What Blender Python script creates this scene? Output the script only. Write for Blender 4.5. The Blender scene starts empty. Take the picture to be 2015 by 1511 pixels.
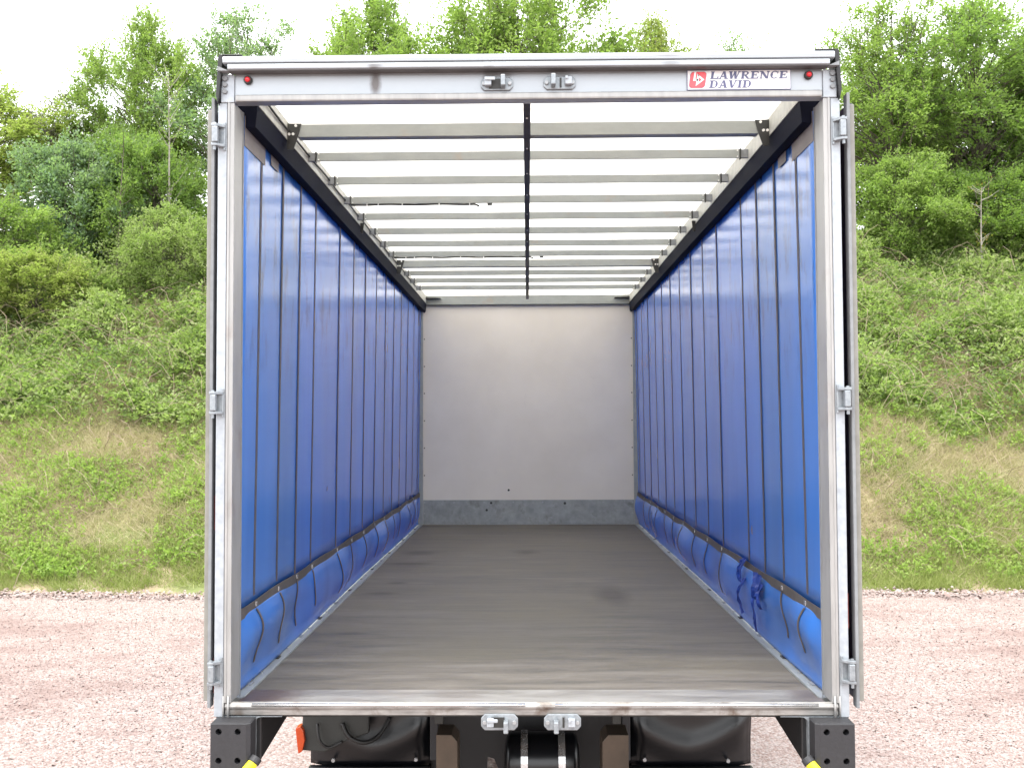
import bpy, math, random
import numpy as np
from mathutils import Vector
random.seed(7)
rng = np.random.default_rng(11)
S = bpy.context.scene
COL = S.collection

# ------------------------------------------------------------------ camera, sky, sun, exposure
def setup_camera():
    yaw, pit, roll, f = .0152, .0384, .0039, 2000.0
    fw = np.array([-math.sin(yaw)*math.cos(pit), math.cos(yaw)*math.cos(pit), math.sin(pit)])
    r = np.array([math.cos(yaw), math.sin(yaw), 0.0]); u = np.cross(r, fw)
    c, s = math.cos(roll), math.sin(roll)
    r2 = c*r - s*u; u2 = s*r + c*u
    cam = bpy.data.cameras.new('camera'); o = bpy.data.objects.new('camera', cam); COL.objects.link(o)
    from mathutils import Matrix
    o.matrix_world = Matrix(((r2[0], u2[0], -fw[0], -.0052), (r2[1], u2[1], -fw[1], -4.1241),
                             (r2[2], u2[2], -fw[2], 2.3918), (0, 0, 0, 1)))
    cam.sensor_fit = 'HORIZONTAL'; cam.sensor_width = 36; cam.lens = 36*f/2015
    cam.clip_start = .05; cam.clip_end = 3000
    S.camera = o
setup_camera()
SUN_EL, SUN_AZ = 72, 215          # high thin-cloud sun from behind and left of the camera
w = bpy.data.worlds.new('World'); S.world = w; w.use_nodes = True
nt = w.node_tree; nt.nodes.clear()
wo = nt.nodes.new('ShaderNodeOutputWorld'); bg = nt.nodes.new('ShaderNodeBackground')
sky = nt.nodes.new('ShaderNodeTexSky'); sky.sky_type = 'NISHITA'; sky.sun_disc = False
sky.sun_elevation = math.radians(SUN_EL); sky.sun_rotation = math.radians(SUN_AZ)
hs = nt.nodes.new('ShaderNodeHueSaturation'); hs.inputs['Saturation'].default_value = .35
mx = nt.nodes.new('ShaderNodeMix'); mx.data_type = 'RGBA'; mx.inputs['Factor'].default_value = .78
mx.inputs['B'].default_value = (9.9, 10.0, 10.15, 1)      # the even layer of cloud
nt.links.new(sky.outputs['Color'], hs.inputs['Color']); nt.links.new(hs.outputs['Color'], mx.inputs['A'])
nt.links.new(mx.outputs['Result'], bg.inputs['Color']); bg.inputs['Strength'].default_value = .12
nt.links.new(bg.outputs[0], wo.inputs[0])
sl = bpy.data.lights.new('sun', 'SUN'); sl.energy = 1.5; sl.angle = math.radians(25); sl.color = (1, .96, .9)
so = bpy.data.objects.new('sun', sl); COL.objects.link(so)
az = math.radians(SUN_AZ); el = math.radians(SUN_EL)
sd = Vector((math.sin(az)*math.cos(el), math.cos(az)*math.cos(el), math.sin(el)))
so.rotation_euler = sd.to_track_quat('Z', 'Y').to_euler()
S.view_settings.view_transform = 'Standard'; S.view_settings.look = 'None'
S.view_settings.gamma = 1; S.view_settings.use_curve_mapping = False
S.view_settings.exposure = 1.78
S.render.engine = 'CYCLES'; S.cycles.use_denoising = True
S.cycles.max_bounces = 10; S.cycles.diffuse_bounces = 5; S.cycles.glossy_bounces = 4
S.cycles.transmission_bounces = 6; S.cycles.transparent_max_bounces = 8
S.cycles.caustics_reflective = False; S.cycles.caustics_refractive = False

# ------------------------------------------------------------------ materials
def new_mat(name):
    m = bpy.data.materials.new(name); m.use_nodes = True
    n = m.node_tree; b = n.nodes.get('Principled BSDF'); return m, n, b
def N(n, t, **k):
    x = n.nodes.new(t)
    for a, v in k.items():
        if a in x.inputs.keys(): x.inputs[a].default_value = v
        else: setattr(x, a, v)
    return x
def coords(n, scale=(1, 1, 1), kind='Object'):
    tc = N(n, 'ShaderNodeTexCoord'); mp = N(n, 'ShaderNodeMapping'); mp.inputs['Scale'].default_value = scale
    n.links.new(tc.outputs[kind], mp.inputs['Vector']); return mp.outputs[0]
def noise(n, vec, scale, detail=4, rough=.55, dist=0):
    x = N(n, 'ShaderNodeTexNoise'); x.inputs['Scale'].default_value = scale; x.inputs['Detail'].default_value = detail
    x.inputs['Roughness'].default_value = rough; x.inputs['Distortion'].default_value = dist
    n.links.new(vec, x.inputs['Vector']); return x.outputs['Fac']
def ramp(n, fac, stops):
    r = N(n, 'ShaderNodeValToRGB'); e = r.color_ramp.elements
    while len(e) < len(stops): e.new(.5)
    for i, (p, c) in enumerate(stops):
        e[i].position = p; e[i].color = (*c, 1) if len(c) == 3 else c
    n.links.new(fac, r.inputs['Fac']); return r.outputs['Color']
def mixc(n, fac, a, b, blend='MIX'):
    m = N(n, 'ShaderNodeMix', data_type='RGBA', blend_type=blend)
    for s, v in (('A', a), ('B', b)):
        if isinstance(v, tuple): m.inputs[s].default_value = (*v, 1)
        else: n.links.new(v, m.inputs[s])
    if isinstance(fac, float): m.inputs['Factor'].default_value = fac
    else: n.links.new(fac, m.inputs['Factor'])
    return m.outputs['Result']
def bump(n, b, h, strength=.3, dist=.01):
    x = N(n, 'ShaderNodeBump'); x.inputs['Strength'].default_value = strength; x.inputs['Distance'].default_value = dist
    n.links.new(h, x.inputs['Height']); n.links.new(x.outputs[0], b.inputs['Normal'])
def metal(name, c0, c1, met=.6, rough=.45, scale=14, stretch=(1, 1, 1), dirt=None, dirt_scale=3, dirt_lo=.55, dirt_hi=.75, bmp=.15):
    c0 = tuple(.80*q for q in c0); c1 = tuple(.80*q for q in c1)
    m, n, b = new_mat(name); v = coords(n, stretch)
    f = noise(n, v, scale, 6, .65)
    col = ramp(n, f, [(.3, c0), (.7, c1)])
    if dirt:
        v2 = coords(n, (1, 1, 1)); d = noise(n, v2, dirt_scale, 6, .65, .4)
        k = ramp(n, d, [(dirt_lo, (0, 0, 0)), (dirt_hi, (1, 1, 1))])
        col = mixc(n, k, col, dirt)
    n.links.new(col, b.inputs['Base Color'])
    b.inputs['Metallic'].default_value = met
    rr = ramp(n, f, [(.2, (rough-.1,)*3), (.8, (rough+.14,)*3)]); n.links.new(rr, b.inputs['Roughness'])
    bump(n, b, f, bmp, .002); return m
def plain(name, c, rough=.5, met=0, var=.15, scale=20, bmp=.1):
    m, n, b = new_mat(name); f = noise(n, coords(n), scale, 5, .6)
    n.links.new(ramp(n, f, [(.3, tuple(x*(1-var) for x in c)), (.7, tuple(min(1, x*(1+var)) for x in c))]), b.inputs['Base Color'])
    b.inputs['Roughness'].default_value = rough; b.inputs['Metallic'].default_value = met
    bump(n, b, f, bmp, .003); return m
M = {}
M['zinc'] = metal('galvanised_steel', (.36, .395, .43), (.50, .535, .575), .25, .45, 30, dirt=(.2, .17, .14), dirt_lo=.66, dirt_hi=.82)
M['header'] = metal('header_aluminium', (.40, .435, .47), (.49, .525, .56), .3, .38, 5, (.4, 1, 1), dirt=(.22, .2, .2), dirt_scale=2.2, dirt_lo=.68, dirt_hi=.86)
M['extrusion'] = metal('worn_aluminium', (.33, .33, .325), (.46, .455, .445), .35, .42, 26, (1, 1, .15), dirt=(.21, .17, .15), dirt_scale=3, dirt_lo=.56, dirt_hi=.85)
M['sill'] = metal('scuffed_steel', (.24, .235, .225), (.50, .49, .47), .5, .36, 14, (.5, 3, 3), dirt=(.13, .10, .08), dirt_scale=7, dirt_lo=.55, dirt_hi=.72)
M['bright'] = metal('rubbed_bright_steel', (.6, .6, .6), (.8, .8, .8), .85, .22, 20)
M['bow'] = metal('roof_bow_zinc', (.28, .295, .28), (.38, .395, .37), .2, .5, 9, (.5, 1, 1), dirt=(.3, .25, .2), dirt_scale=4, dirt_lo=.6, dirt_hi=.8)
M['side_strip'] = plain('roof_edge_trim', (.42, .415, .37), .6)
M['plated'] = metal('hinge_zinc', (.24, .265, .29), (.40, .435, .46), .4, .36, 60)
M['grime_and_shade'] = plain('painted_shade_and_grime', (.085, .08, .08), .6, var=.3, scale=5)  # dark scuffs, and the shade painted below the gutter ledge
M['gusset'] = plain('black_gusset', (.022, .022, .02), .5)
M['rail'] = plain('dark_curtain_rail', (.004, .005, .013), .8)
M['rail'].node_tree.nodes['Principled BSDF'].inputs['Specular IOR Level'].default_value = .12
M['rubber'] = plain('rubber_buffer', (.020, .020, .023), .55, scale=60, bmp=.3)
M['plastic'] = plain('black_mudguard_plastic', (.003, .0035, .005), .28, scale=4, bmp=.05)
M['tyre'] = plain('tyre_rubber', (.018, .018, .018), .8)
M['chassis'] = plain('chassis_paint', (.010, .010, .011), .5)
M['primer'] = plain('brown_passivated_plate', (.08, .06, .043), .45, .3, .3, 5)
M['underbody'] = plain('underbody_grey', (.022, .024, .022), .6)
M['yellow'] = plain('yellow_tube_paint', (.80, .72, .03), .4, var=.05)
M['seal'] = plain('grey_door_seal', (.20, .21, .22), .6)
M['door_edge'] = plain('door_edge_trim', (.20, .195, .175), .5)
M['door_skin'] = plain('door_skin_dark', (.03, .022, .05), .45)
M['door_red'] = plain('reflex_red', (.22, .03, .02), .4)
M['bolt'] = plain('zinc_bolt', (.33, .34, .35), .4, .5)
M['rivet'] = plain('pale_rivet', (.75, .75, .72), .5)
M['web'] = plain('grey_webbing', (.075, .066, .062), .7, var=.2)
M['strap'] = plain('curtain_strap', (.06, .057, .068), .7, var=.2)
M['black_cable'] = plain('black_cable', (.012, .012, .012), .5)
M['tie'] = plain('white_cable_tie', (.6, .6, .58), .5)
def stain_and_shade(m, spots, colour):
    """road dirt smears and painted shade at fixed places of the body"""
    n = m.node_tree; b = n.nodes['Principled BSDF']; src = b.inputs['Base Color'].links[0].from_socket
    geo = N(n, 'ShaderNodeNewGeometry'); mp = N(n, 'ShaderNodeMapping'); n.links.new(geo.outputs['Position'], mp.inputs['Vector'])
    f = noise(n, mp.outputs[0], 28, 5, .7); c = src
    for px, pz, rx, rz, k_ in spots:
        sb = N(n, 'ShaderNodeVectorMath', operation='SUBTRACT'); sb.inputs[1].default_value = (px, 0, pz); n.links.new(geo.outputs['Position'], sb.inputs[0])
        ml = N(n, 'ShaderNodeVectorMath', operation='MULTIPLY'); ml.inputs[1].default_value = (1/rx, 0, 1/rz); n.links.new(sb.outputs[0], ml.inputs[0])
        ln = N(n, 'ShaderNodeVectorMath', operation='LENGTH'); n.links.new(ml.outputs[0], ln.inputs[0])
        ad = N(n, 'ShaderNodeMath', operation='MULTIPLY_ADD'); n.links.new(f, ad.inputs[0]); ad.inputs[1].default_value = .7; n.links.new(ln.outputs['Value'], ad.inputs[2])
        dv = N(n, 'ShaderNodeMath', operation='MULTIPLY'); n.links.new(ad.outputs[0], dv.inputs[0]); dv.inputs[1].default_value = .5
        c = mixc(n, ramp(n, dv.outputs[0], [(.42, (k_,)*3), (.78, (0, 0, 0))]), c, colour)
    n.links.new(c, b.inputs['Base Color'])
def smooth(pts, k=6):
    """Catmull-Rom through the points"""
    P = [Vector(p) for p in pts]; P = [P[0]]+P+[P[-1]]; out = []
    for i in range(1, len(P)-2):
        for j in range(k):
            t = j/k; a, b_, c, d = P[i-1], P[i], P[i+1], P[i+2]
            out.append(.5*((2*b_)+(c-a)*t+(2*a-5*b_+4*c-d)*t*t+(3*b_-a-3*c+d)*t**3))
    return out+[P[-2]]
def floor_mat():
    m, n, b = new_mat('worn_plywood_floor')
    v = coords(n, (.5, 3.4, 1)); f1 = noise(n, v, 2.6, 9, .68, .6)
    v2 = coords(n, (.8, 6, 1)); f2 = noise(n, v2, 12, 8, .8)
    v3 = coords(n, (.7, 1.5, 1)); f3 = noise(n, v3, 1.1, 4, .5)
    c = ramp(n, f1, [(.34, (.032, .029, .025)), (.5, (.092, .079, .064)), (.66, (.145, .131, .112))])
    c = mixc(n, ramp(n, f2, [(.35, (0, 0, 0)), (.75, (.5, .5, .5))]), c, (.16, .148, .132))
    c = mixc(n, ramp(n, f3, [(.45, (0, 0, 0)), (.75, (.35, .35, .35))]), c, (.14, .12, .07))
    # darker round stains left where drums stood
    geo = N(n, 'ShaderNodeNewGeometry')
    for px, py, rx, ry in ((-.97, 4.9, .2, .22), (-.02, 4.95, .15, .22), (-1.0, 4.2, .3, .12), (-1.0, 2.75, .16, .1), (-.95, 3.2, .1, .07), (.55, 2.7, .16, .5), (-.98, 1.45, .12, .04)):
        s = N(n, 'ShaderNodeVectorMath', operation='SUBTRACT'); s.inputs[1].default_value = (px, py, 1.25); n.links.new(geo.outputs['Position'], s.inputs[0])
        mlt = N(n, 'ShaderNodeVectorMath', operation='MULTIPLY'); mlt.inputs[1].default_value = (1/rx, 1/ry, 0); n.links.new(s.outputs[0], mlt.inputs[0])
        ln = N(n, 'ShaderNodeVectorMath', operation='LENGTH'); n.links.new(mlt.outputs[0], ln.inputs[0])
        ad = N(n, 'ShaderNodeMath', operation='MULTIPLY_ADD'); n.links.new(f2, ad.inputs[0]); ad.inputs[1].default_value = .9; n.links.new(ln.outputs['Value'], ad.inputs[2])
        k = ramp(n, ad.outputs[0], [(.85, (.5, .5, .5)), (1.0, (0, 0, 0))])
        # ramp positions clamp at 1, so divide first
        dv = N(n, 'ShaderNodeMath', operation='MULTIPLY'); n.links.new(ad.outputs[0], dv.inputs[0]); dv.inputs[1].default_value = .6
        k = ramp(n, dv.outputs[0], [(.45, (.78, .78, .78)), (.85, (0, 0, 0))])
        c = mixc(n, k, c, (.045, .036, .032))
    n.links.new(c, b.inputs['Base Color'])
    n.links.new(ramp(n, f1, [(.3, (.55,)*3), (.7, (.72,)*3)]), b.inputs['Roughness'])
    bump(n, b, f2, .2, .003); return m
M['floor'] = floor_mat()
def plate_mat():
    m, n, b = new_mat('polished_threshold')
    v = coords(n, (.6, 3, 1)); f1 = noise(n, v, 4, 8, .7, .5); f2 = noise(n, coords(n, (1, 1, 1)), 1.2, 4, .6)
    c = ramp(n, f1, [(.3, (.12, .112, .104)), (.7, (.29, .283, .273))])
    c = mixc(n, ramp(n, f2, [(.5, (0, 0, 0)), (.72, (.6, .6, .6))]), c, (.24, .15, .10))
    n.links.new(c, b.inputs['Base Color']); b.inputs['Metallic'].default_value = .35
    n.links.new(ramp(n, f1, [(.3, (.35,)*3), (.7, (.55,)*3)]), b.inputs['Roughness']); bump(n, b, f1, .2, .002); return m
M['plate'] = plate_mat()
stain_and_shade(M['header'], [(-.625, 3.89, .035, .012, .8), (-.625, 3.79, .024, .055, .95), (-.62, 3.845, .035, .01, .6), (-.155, 3.81, .03, .03, .7), (-.10, 3.82, .05, .012, .6),
                    (.14, 3.81, .04, .02, .5), (.57, 3.885, .07, .012, .65), (.58, 3.845, .04, .01, .4), (-1.05, 3.72, .2, .01, .5), (0, 3.826, 3, .006, .45)], (.10, .088, .085))  # the full-width last band is painted shade and dirt under the ledge
stain_and_shade(M['plate'], [(-1.17, 1.25, .22, .2, .8), (1.18, 1.25, .10, .2, .5), (-.3, 1.25, .12, .2, .25)], (.075, .045, .036))
def curtain_mat():
    m, n, b = new_mat('blue_curtain_pvc')
    geo = N(n, 'ShaderNodeNewGeometry')
    mp = N(n, 'ShaderNodeMapping'); mp.inputs['Scale'].default_value = (1, 2.2, .28); n.links.new(geo.outputs['Position'], mp.inputs['Vector'])
    f = noise(n, mp.outputs[0], 2.0, 2, .5)
    mp2 = N(n, 'ShaderNodeMapping'); mp2.inputs['Scale'].default_value = (1, 1, .35); n.links.new(geo.outputs['Position'], mp2.inputs['Vector'])
    f2 = noise(n, mp2.outputs[0], 9, 5, .7)
    base = ramp(n, f, [(.3, (.042, .19, .60)), (.7, (.055, .225, .70))])
    # scuffs and black rub marks, mostly on the upper half between the straps
    sep = N(n, 'ShaderNodeSeparateXYZ'); n.links.new(geo.outputs['Position'], sep.inputs[0])
    hi = N(n, 'ShaderNodeMapRange'); n.links.new(sep.outputs['Z'], hi.inputs['Value'])
    hi.inputs['From Min'].default_value = 2.45; hi.inputs['From Max'].default_value = 2.95
    k = ramp(n, f2, [(.52, (0, 0, 0)), (.70, (.75, .75, .75))])
    mm = N(n, 'ShaderNodeMath', operation='MULTIPLY'); n.links.new(k, mm.inputs[0]); n.links.new(hi.outputs[0], mm.inputs[1])
    base = mixc(n, mm.outputs[0], base, (.02, .024, .05))
    f4 = noise(n, mp.outputs[0], 1.3, 3, .5)
    dust = ramp(n, f4, [(.40, (.02, .02, .02)), (.75, (.20, .20, .20))])
    base = mixc(n, dust, base, (.19, .23, .28))
    n.links.new(base, b.inputs['Base Color'])
    b.inputs['Specular IOR Level'].default_value = .8; b.inputs['Coat Weight'].default_value = .4; b.inputs['Coat Roughness'].default_value = .2; b.inputs['Coat IOR'].default_value = 1.6
    n.links.new(ramp(n, f, [(.3, (.19,)*3), (.7, (.26,)*3)]), b.inputs['Roughness'])
    tr = N(n, 'ShaderNodeBsdfTranslucent'); tr.inputs['Color'].default_value = (.03, .20, .75, 1)
    ms = N(n, 'ShaderNodeMixShader'); ms.inputs[0].default_value = .2
    n.links.new(b.outputs[0], ms.inputs[1]); n.links.new(tr.outputs[0], ms.inputs[2])
    n.links.new(ms.outputs[0], n.nodes['Material Output'].inputs[0])
    return m
M['curtain'] = curtain_mat()
M['torn'] = plain('torn_blue_pvc', (.006, .03, .2), .5, var=.3)
M['patch'] = plain('grey_curtain_patch', (.15, .13, .125), .6, var=.2, scale=8)
def roof_mat():
    m, n, b = new_mat('translucent_roof_sheet'); v = coords(n, (1, 1, 1), 'Object')
    f = noise(n, coords(n, (.3, 4, 1)), 2.5, 6, .6, .5)
    c = ramp(n, f, [(.3, (.86, .85, .82)), (.55, (.86, .85, .82)), (.78, (.70, .64, .55))])
    d = N(n, 'ShaderNodeBsdfDiffuse'); t = N(n, 'ShaderNodeBsdfTranslucent')
    n.links.new(c, d.inputs[0]); n.links.new(c, t.inputs[0])
    ms = N(n, 'ShaderNodeMixShader'); ms.inputs[0].default_value = .86
    n.links.new(d.outputs[0], ms.inputs[1]); n.links.new(t.outputs[0], ms.inputs[2])
    n.links.new(ms.outputs[0], n.nodes['Material Output'].inputs[0]); return m
M['roof'] = roof_mat()
def bulk_mat():
    m, n, b = new_mat('scuffed_white_bulkhead'); v = coords(n, (1, 1, 1))
    f = noise(n, v, 1.6, 5, .55); f2 = noise(n, coords(n, (1, 1, .5)), 7, 8, .75, .8); f3 = noise(n, coords(n, (1, 1, 2)), 16, 4, .7, 1.5)
    c = ramp(n, f, [(.3, (.63, .575, .50)), (.7, (.70, .645, .57))])
    c = mixc(n, ramp(n, f2, [(.63, (0, 0, 0)), (.78, (.35, .35, .35))]), c, (.30, .26, .225))
    c = mixc(n, ramp(n, f3, [(.73, (0, 0, 0)), (.80, (.55, .55, .55))]), c, (.28, .2, .19))
    n.links.new(c, b.inputs['Base Color']); b.inputs['Roughness'].default_value = .5; return m
M['bulkhead'] = bulk_mat()
M['kick'] = metal('kick_plate_zinc', (.25, .265, .262), (.42, .435, .435), .3, .5, 10, dirt=(.08, .07, .06), dirt_scale=5, dirt_lo=.55, dirt_hi=.8)
M['bulkpost'] = metal('bulkhead_post', (.29, .31, .31), (.40, .42, .42), .2, .45, 12)
M['sign_white'] = plain('sign_white', (.78, .78, .79), .35, var=.02)
M['sign_navy'] = plain('sign_navy', (.10, .105, .20), .4, var=.1)
M['sign_red'] = plain('sign_red', (.75, .08, .10), .35, var=.05)
M['lens_red'] = plain('red_lamp_lens', (.62, .02, .03), .15, var=.1)
M['lens_orange'] = plain('orange_lamp_lens', (.42, .05, .006), .25, var=.05)

def leaf_mat(name, c0, c1, tr=.54, clump=.7):
    c0 = tuple(q*1.3 for q in c0)
    if c1[1] > c1[0]*1.1: c0, c1 = ((q[0]*1.08, q[1]*.97, q[2]*1.7) for q in (c0, c1))
    m, n, b = new_mat(name)
    geo = N(n, 'ShaderNodeNewGeometry'); f = noise(n, coords(n, (1, 1, 1)), clump, 3, .6)
    ad = N(n, 'ShaderNodeMath', operation='MULTIPLY_ADD'); n.links.new(geo.outputs['Random Per Island'], ad.inputs[0]); ad.inputs[1].default_value = .55
    sb = N(n, 'ShaderNodeMath', operation='SUBTRACT'); n.links.new(f, sb.inputs[0]); sb.inputs[1].default_value = .28
    n.links.new(sb.outputs[0], ad.inputs[2])
    c = ramp(n, ad.outputs[0], [(.1, c0), (.9, c1)])
    n.links.new(c, b.inputs['Base Color']); b.inputs['Roughness'].default_value = .55
    b.inputs['Specular IOR Level'].default_value = .3
    t = N(n, 'ShaderNodeBsdfTranslucent'); c2 = mixc(n, .5, c, (.30, .50, .05)); n.links.new(c2, t.inputs[0])
    ms = N(n, 'ShaderNodeMixShader'); ms.inputs[0].default_value = tr
    n.links.new(b.outputs[0], ms.inputs[1]); n.links.new(t.outputs[0], ms.inputs[2])
    n.links.new(ms.outputs[0], n.nodes['Material Output'].inputs[0]); return m
L = {'fresh': leaf_mat('leaf_fresh', (.12, .21, .03), (.27, .38, .07)),
     'mid': leaf_mat('leaf_mid', (.09, .17, .03), (.20, .30, .055)),
     'dark': leaf_mat('leaf_dark', (.065, .125, .022), (.17, .26, .045)),
     'yellow': leaf_mat('leaf_yellow', (.17, .23, .035), (.33, .38, .075)),
     'blue': leaf_mat('leaf_bluish', (.11, .20, .07), (.24, .34, .12)),
     'purple': leaf_mat('leaf_purple', (.10, .085, .09), (.22, .19, .17), .2),
     'orange': leaf_mat('leaf_orange', (.16, .12, .03), (.28, .17, .05)),
     'bramble': leaf_mat('leaf_bramble', (.13, .21, .035), (.34, .42, .11)),
     'bramble_dk': leaf_mat('leaf_bramble_old', (.08, .13, .03), (.18, .25, .06)),
     'weed': leaf_mat('leaf_weed', (.15, .26, .035), (.34, .46, .08)),
     'green_grass': leaf_mat('blade_green', (.15, .20, .035), (.29, .34, .07), .3),
     'straw': leaf_mat('blade_straw', (.27, .225, .13), (.47, .40, .26), .25),
     'blossom': leaf_mat('blossom_white', (.55, .55, .5), (.75, .75, .7), .2)}
L['bark'] = plain('bark', (.10, .085, .065), .85, var=.4, scale=9, bmp=.5)
L['pale_bark'] = plain('pale_bark', (.24, .22, .19), .8, var=.3, scale=9, bmp=.4)
L['stem'] = plain('dry_stem', (.24, .185, .13), .8, var=.3, scale=9)
def bank_mat():
    m, n, b = new_mat('bank_soil_and_thatch'); f = noise(n, coords(n), 3, 8, .7); f2 = noise(n, coords(n), .7, 4, .6)
    c = ramp(n, f, [(.3, (.10, .075, .045)), (.5, (.24, .19, .115)), (.7, (.38, .32, .21))])
    c = mixc(n, ramp(n, f2, [(.45, (0, 0, 0)), (.62, (.8, .8, .8))]), c, (.12, .16, .04))
    n.links.new(c, b.inputs['Base Color']); b.inputs['Roughness'].default_value = .95; bump(n, b, f, .6, .06); return m
M['bank'] = bank_mat()
def gravel_cols(n, fac, big):
    c = ramp(n, fac, [(.05, (.21, .15, .13)), (.3, (.255, .19, .168)), (.55, (.305, .243, .222)), (.8, (.35, .296, .275)), (.97, (.27, .226, .207))])
    return mixc(n, ramp(n, big, [(.50, (0, 0, 0)), (.60, (.7, .7, .7))]), c, (.19, .128, .112))
def ground_mat():
    m, n, b = new_mat('pink_gravel_bed'); v = coords(n)
    vo = N(n, 'ShaderNodeTexVoronoi'); vo.inputs['Scale'].default_value = 42; n.links.new(v, vo.inputs['Vector'])
    sp = N(n, 'ShaderNodeSeparateColor'); n.links.new(vo.outputs['Color'], sp.inputs[0])
    big = noise(n, coords(n, (.5, .95, 1)), .5, 8, .7)
    c = gravel_cols(n, sp.outputs[0], big)
    n.links.new(c, b.inputs['Base Color']); b.inputs['Roughness'].default_value = .9
    iv = N(n, 'ShaderNodeMath', operation='SUBTRACT'); iv.inputs[0].default_value = 1; n.links.new(vo.outputs['Distance'], iv.inputs[1])
    bump(n, b, iv.outputs[0], .8, .015); return m
M['ground'] = ground_mat()
def stone_mat():
    m, n, b = new_mat('pink_gravel_stone'); geo = N(n, 'ShaderNodeNewGeometry')
    big = noise(n, coords(n, (.5, .95, 1)), .5, 8, .7)
    c = gravel_cols(n, geo.outputs['Random Per Island'], big)
    n.links.new(c, b.inputs['Base Color']); b.inputs['Roughness'].default_value = .85; return m
M['stone'] = stone_mat()

# ------------------------------------------------------------------ mesh helpers
class MB:
    def __init__(s): s.v, s.f = [], []
    def add(s, v, f):
        o = len(s.v); s.v += [tuple(map(float, p)) for p in v]; s.f += [tuple(i+o for i in q) for q in f]; return s
    def box(s, x0, x1, y0, y1, z0, z1):
        v = [(x, y, z) for x in (x0, x1) for y in (y0, y1) for z in (z0, z1)]
        return s.add(v, [(0, 1, 3, 2), (4, 6, 7, 5), (0, 4, 5, 1), (2, 3, 7, 6), (0, 2, 6, 4), (1, 5, 7, 3)])
    def prism(s, pts, a, b, axis='y'):
        # outline in the two other axes (x,z for y; y,z for x; x,y for z), extruded from a to b
        n = len(pts)
        def P(p, t): return {'y': (p[0], t, p[1]), 'x': (t, p[0], p[1]), 'z': (p[0], p[1], t)}[axis]
        v = [P(p, a) for p in pts] + [P(p, b) for p in pts]
        return s.add(v, [tuple(range(n)), tuple(range(2*n-1, n-1, -1))] + [(i, (i+1) % n + 0, (i+1) % n + n, i+n) for i in range(n)])
    def tube(s, pts, r, n=10, caps=True):
        pts = [Vector(p) for p in pts]; rs = r if isinstance(r, (list, tuple)) else [r]*len(pts)
        rings = []; up = None
        for i, p in enumerate(pts):
            t = (pts[min(i+1, len(pts)-1)] - pts[max(i-1, 0)]).normalized()
            if up is None: up = Vector((0, 0, 1)) if abs(t.z) < .9 else Vector((0, 1, 0))
            a = t.cross(up).normalized(); b = a.cross(t)
            up = b
            rings.append([p + a*rs[i]*math.cos(2*math.pi*k/n) + b*rs[i]*math.sin(2*math.pi*k/n) for k in range(n)])
        v = [q for ring in rings for q in ring]
        f = [(i*n+k, i*n+(k+1) % n, (i+1)*n+(k+1) % n, (i+1)*n+k) for i in range(len(pts)-1) for k in range(n)]
        if caps: f += [tuple(range(n-1, -1, -1)), tuple(range((len(pts)-1)*n, len(pts)*n))]
        return s.add(v, f)
    def grid(s, fn, us, vs):
        v = [fn(a, b) for a in us for b in vs]; m = len(vs)
        return s.add(v, [(i*m+j, (i+1)*m+j, (i+1)*m+j+1, i*m+j+1) for i in range(len(us)-1) for j in range(m-1)])
    def ribbon(s, pts, width, side, thick=.003, out=(1, 0, 0)):
        # a thin band following pts; side = across direction, out = thickness direction
        sd = Vector(side)*width/2; ou = Vector(out)*thick; v = []
        for p in pts:
            p = Vector(p); v += [p-sd, p+sd, p+sd+ou, p-sd+ou]
        n = len(pts); f = [(0, 1, 2, 3), (4*n-1, 4*n-2, 4*n-3, 4*n-4)]
        for i in range(n-1):
            for k in range(4): f.append((4*i+k, 4*(i+1)+k, 4*(i+1)+(k+1) % 4, 4*i+(k+1) % 4))
        return s.add(v, f)
    def build(s, name, mat, parent=None, bevel=0, smooth=False, shade=None):
        me = bpy.data.meshes.new(name); me.from_pydata(s.v, [], s.f)
        import bmesh
        bm = bmesh.new(); bm.from_mesh(me); bmesh.ops.recalc_face_normals(bm, faces=bm.faces); bm.to_mesh(me); bm.free()
        me.materials.append(mat); o = bpy.data.objects.new(name, me); COL.objects.link(o)
        if smooth:
            for p in me.polygons: p.use_smooth = True
            if shade: me.set_sharp_from_angle(angle=math.radians(shade))
        if bevel:
            b = o.modifiers.new('bevel', 'BEVEL'); b.width = bevel; b.segments = 2; b.limit_method = 'ANGLE'
        if parent: o.parent = parent
        return o
def fast_mesh(name, verts, quads, mat, parent=None, smooth=False):
    """verts (n,3), quads (m,k) int arrays"""
    me = bpy.data.meshes.new(name); k = quads.shape[1]; m = len(quads)
    me.vertices.add(len(verts)); me.vertices.foreach_set('co', np.ascontiguousarray(verts, np.float32).ravel())
    me.loops.add(m*k); me.loops.foreach_set('vertex_index', np.ascontiguousarray(quads, np.int32).ravel())
    me.polygons.add(m); me.polygons.foreach_set('loop_start', np.arange(0, m*k, k, dtype=np.int32))
    me.update(calc_edges=True)
    if smooth: me.polygons.foreach_set('use_smooth', np.ones(m, bool))
    me.materials.append(mat); o = bpy.data.objects.new(name, me); COL.objects.link(o)
    if parent: o.parent = parent
    return o
def tag(o, label=None, cat=None, group=None, kind=None):
    for k, v in (('label', label), ('category', cat), ('group', group), ('kind', kind)):
        if v: o[k] = v
    return o
def empty(name, loc=(0, 0, 0)):
    o = bpy.data.objects.new(name, None); o.location = loc; o.empty_display_size = .2; COL.objects.link(o); return o
def dup(o, parent, loc=None, mirror=False):
    c = o.copy(); COL.objects.link(c); c.parent = parent
    if loc is not None: c.location = loc
    return c

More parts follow.
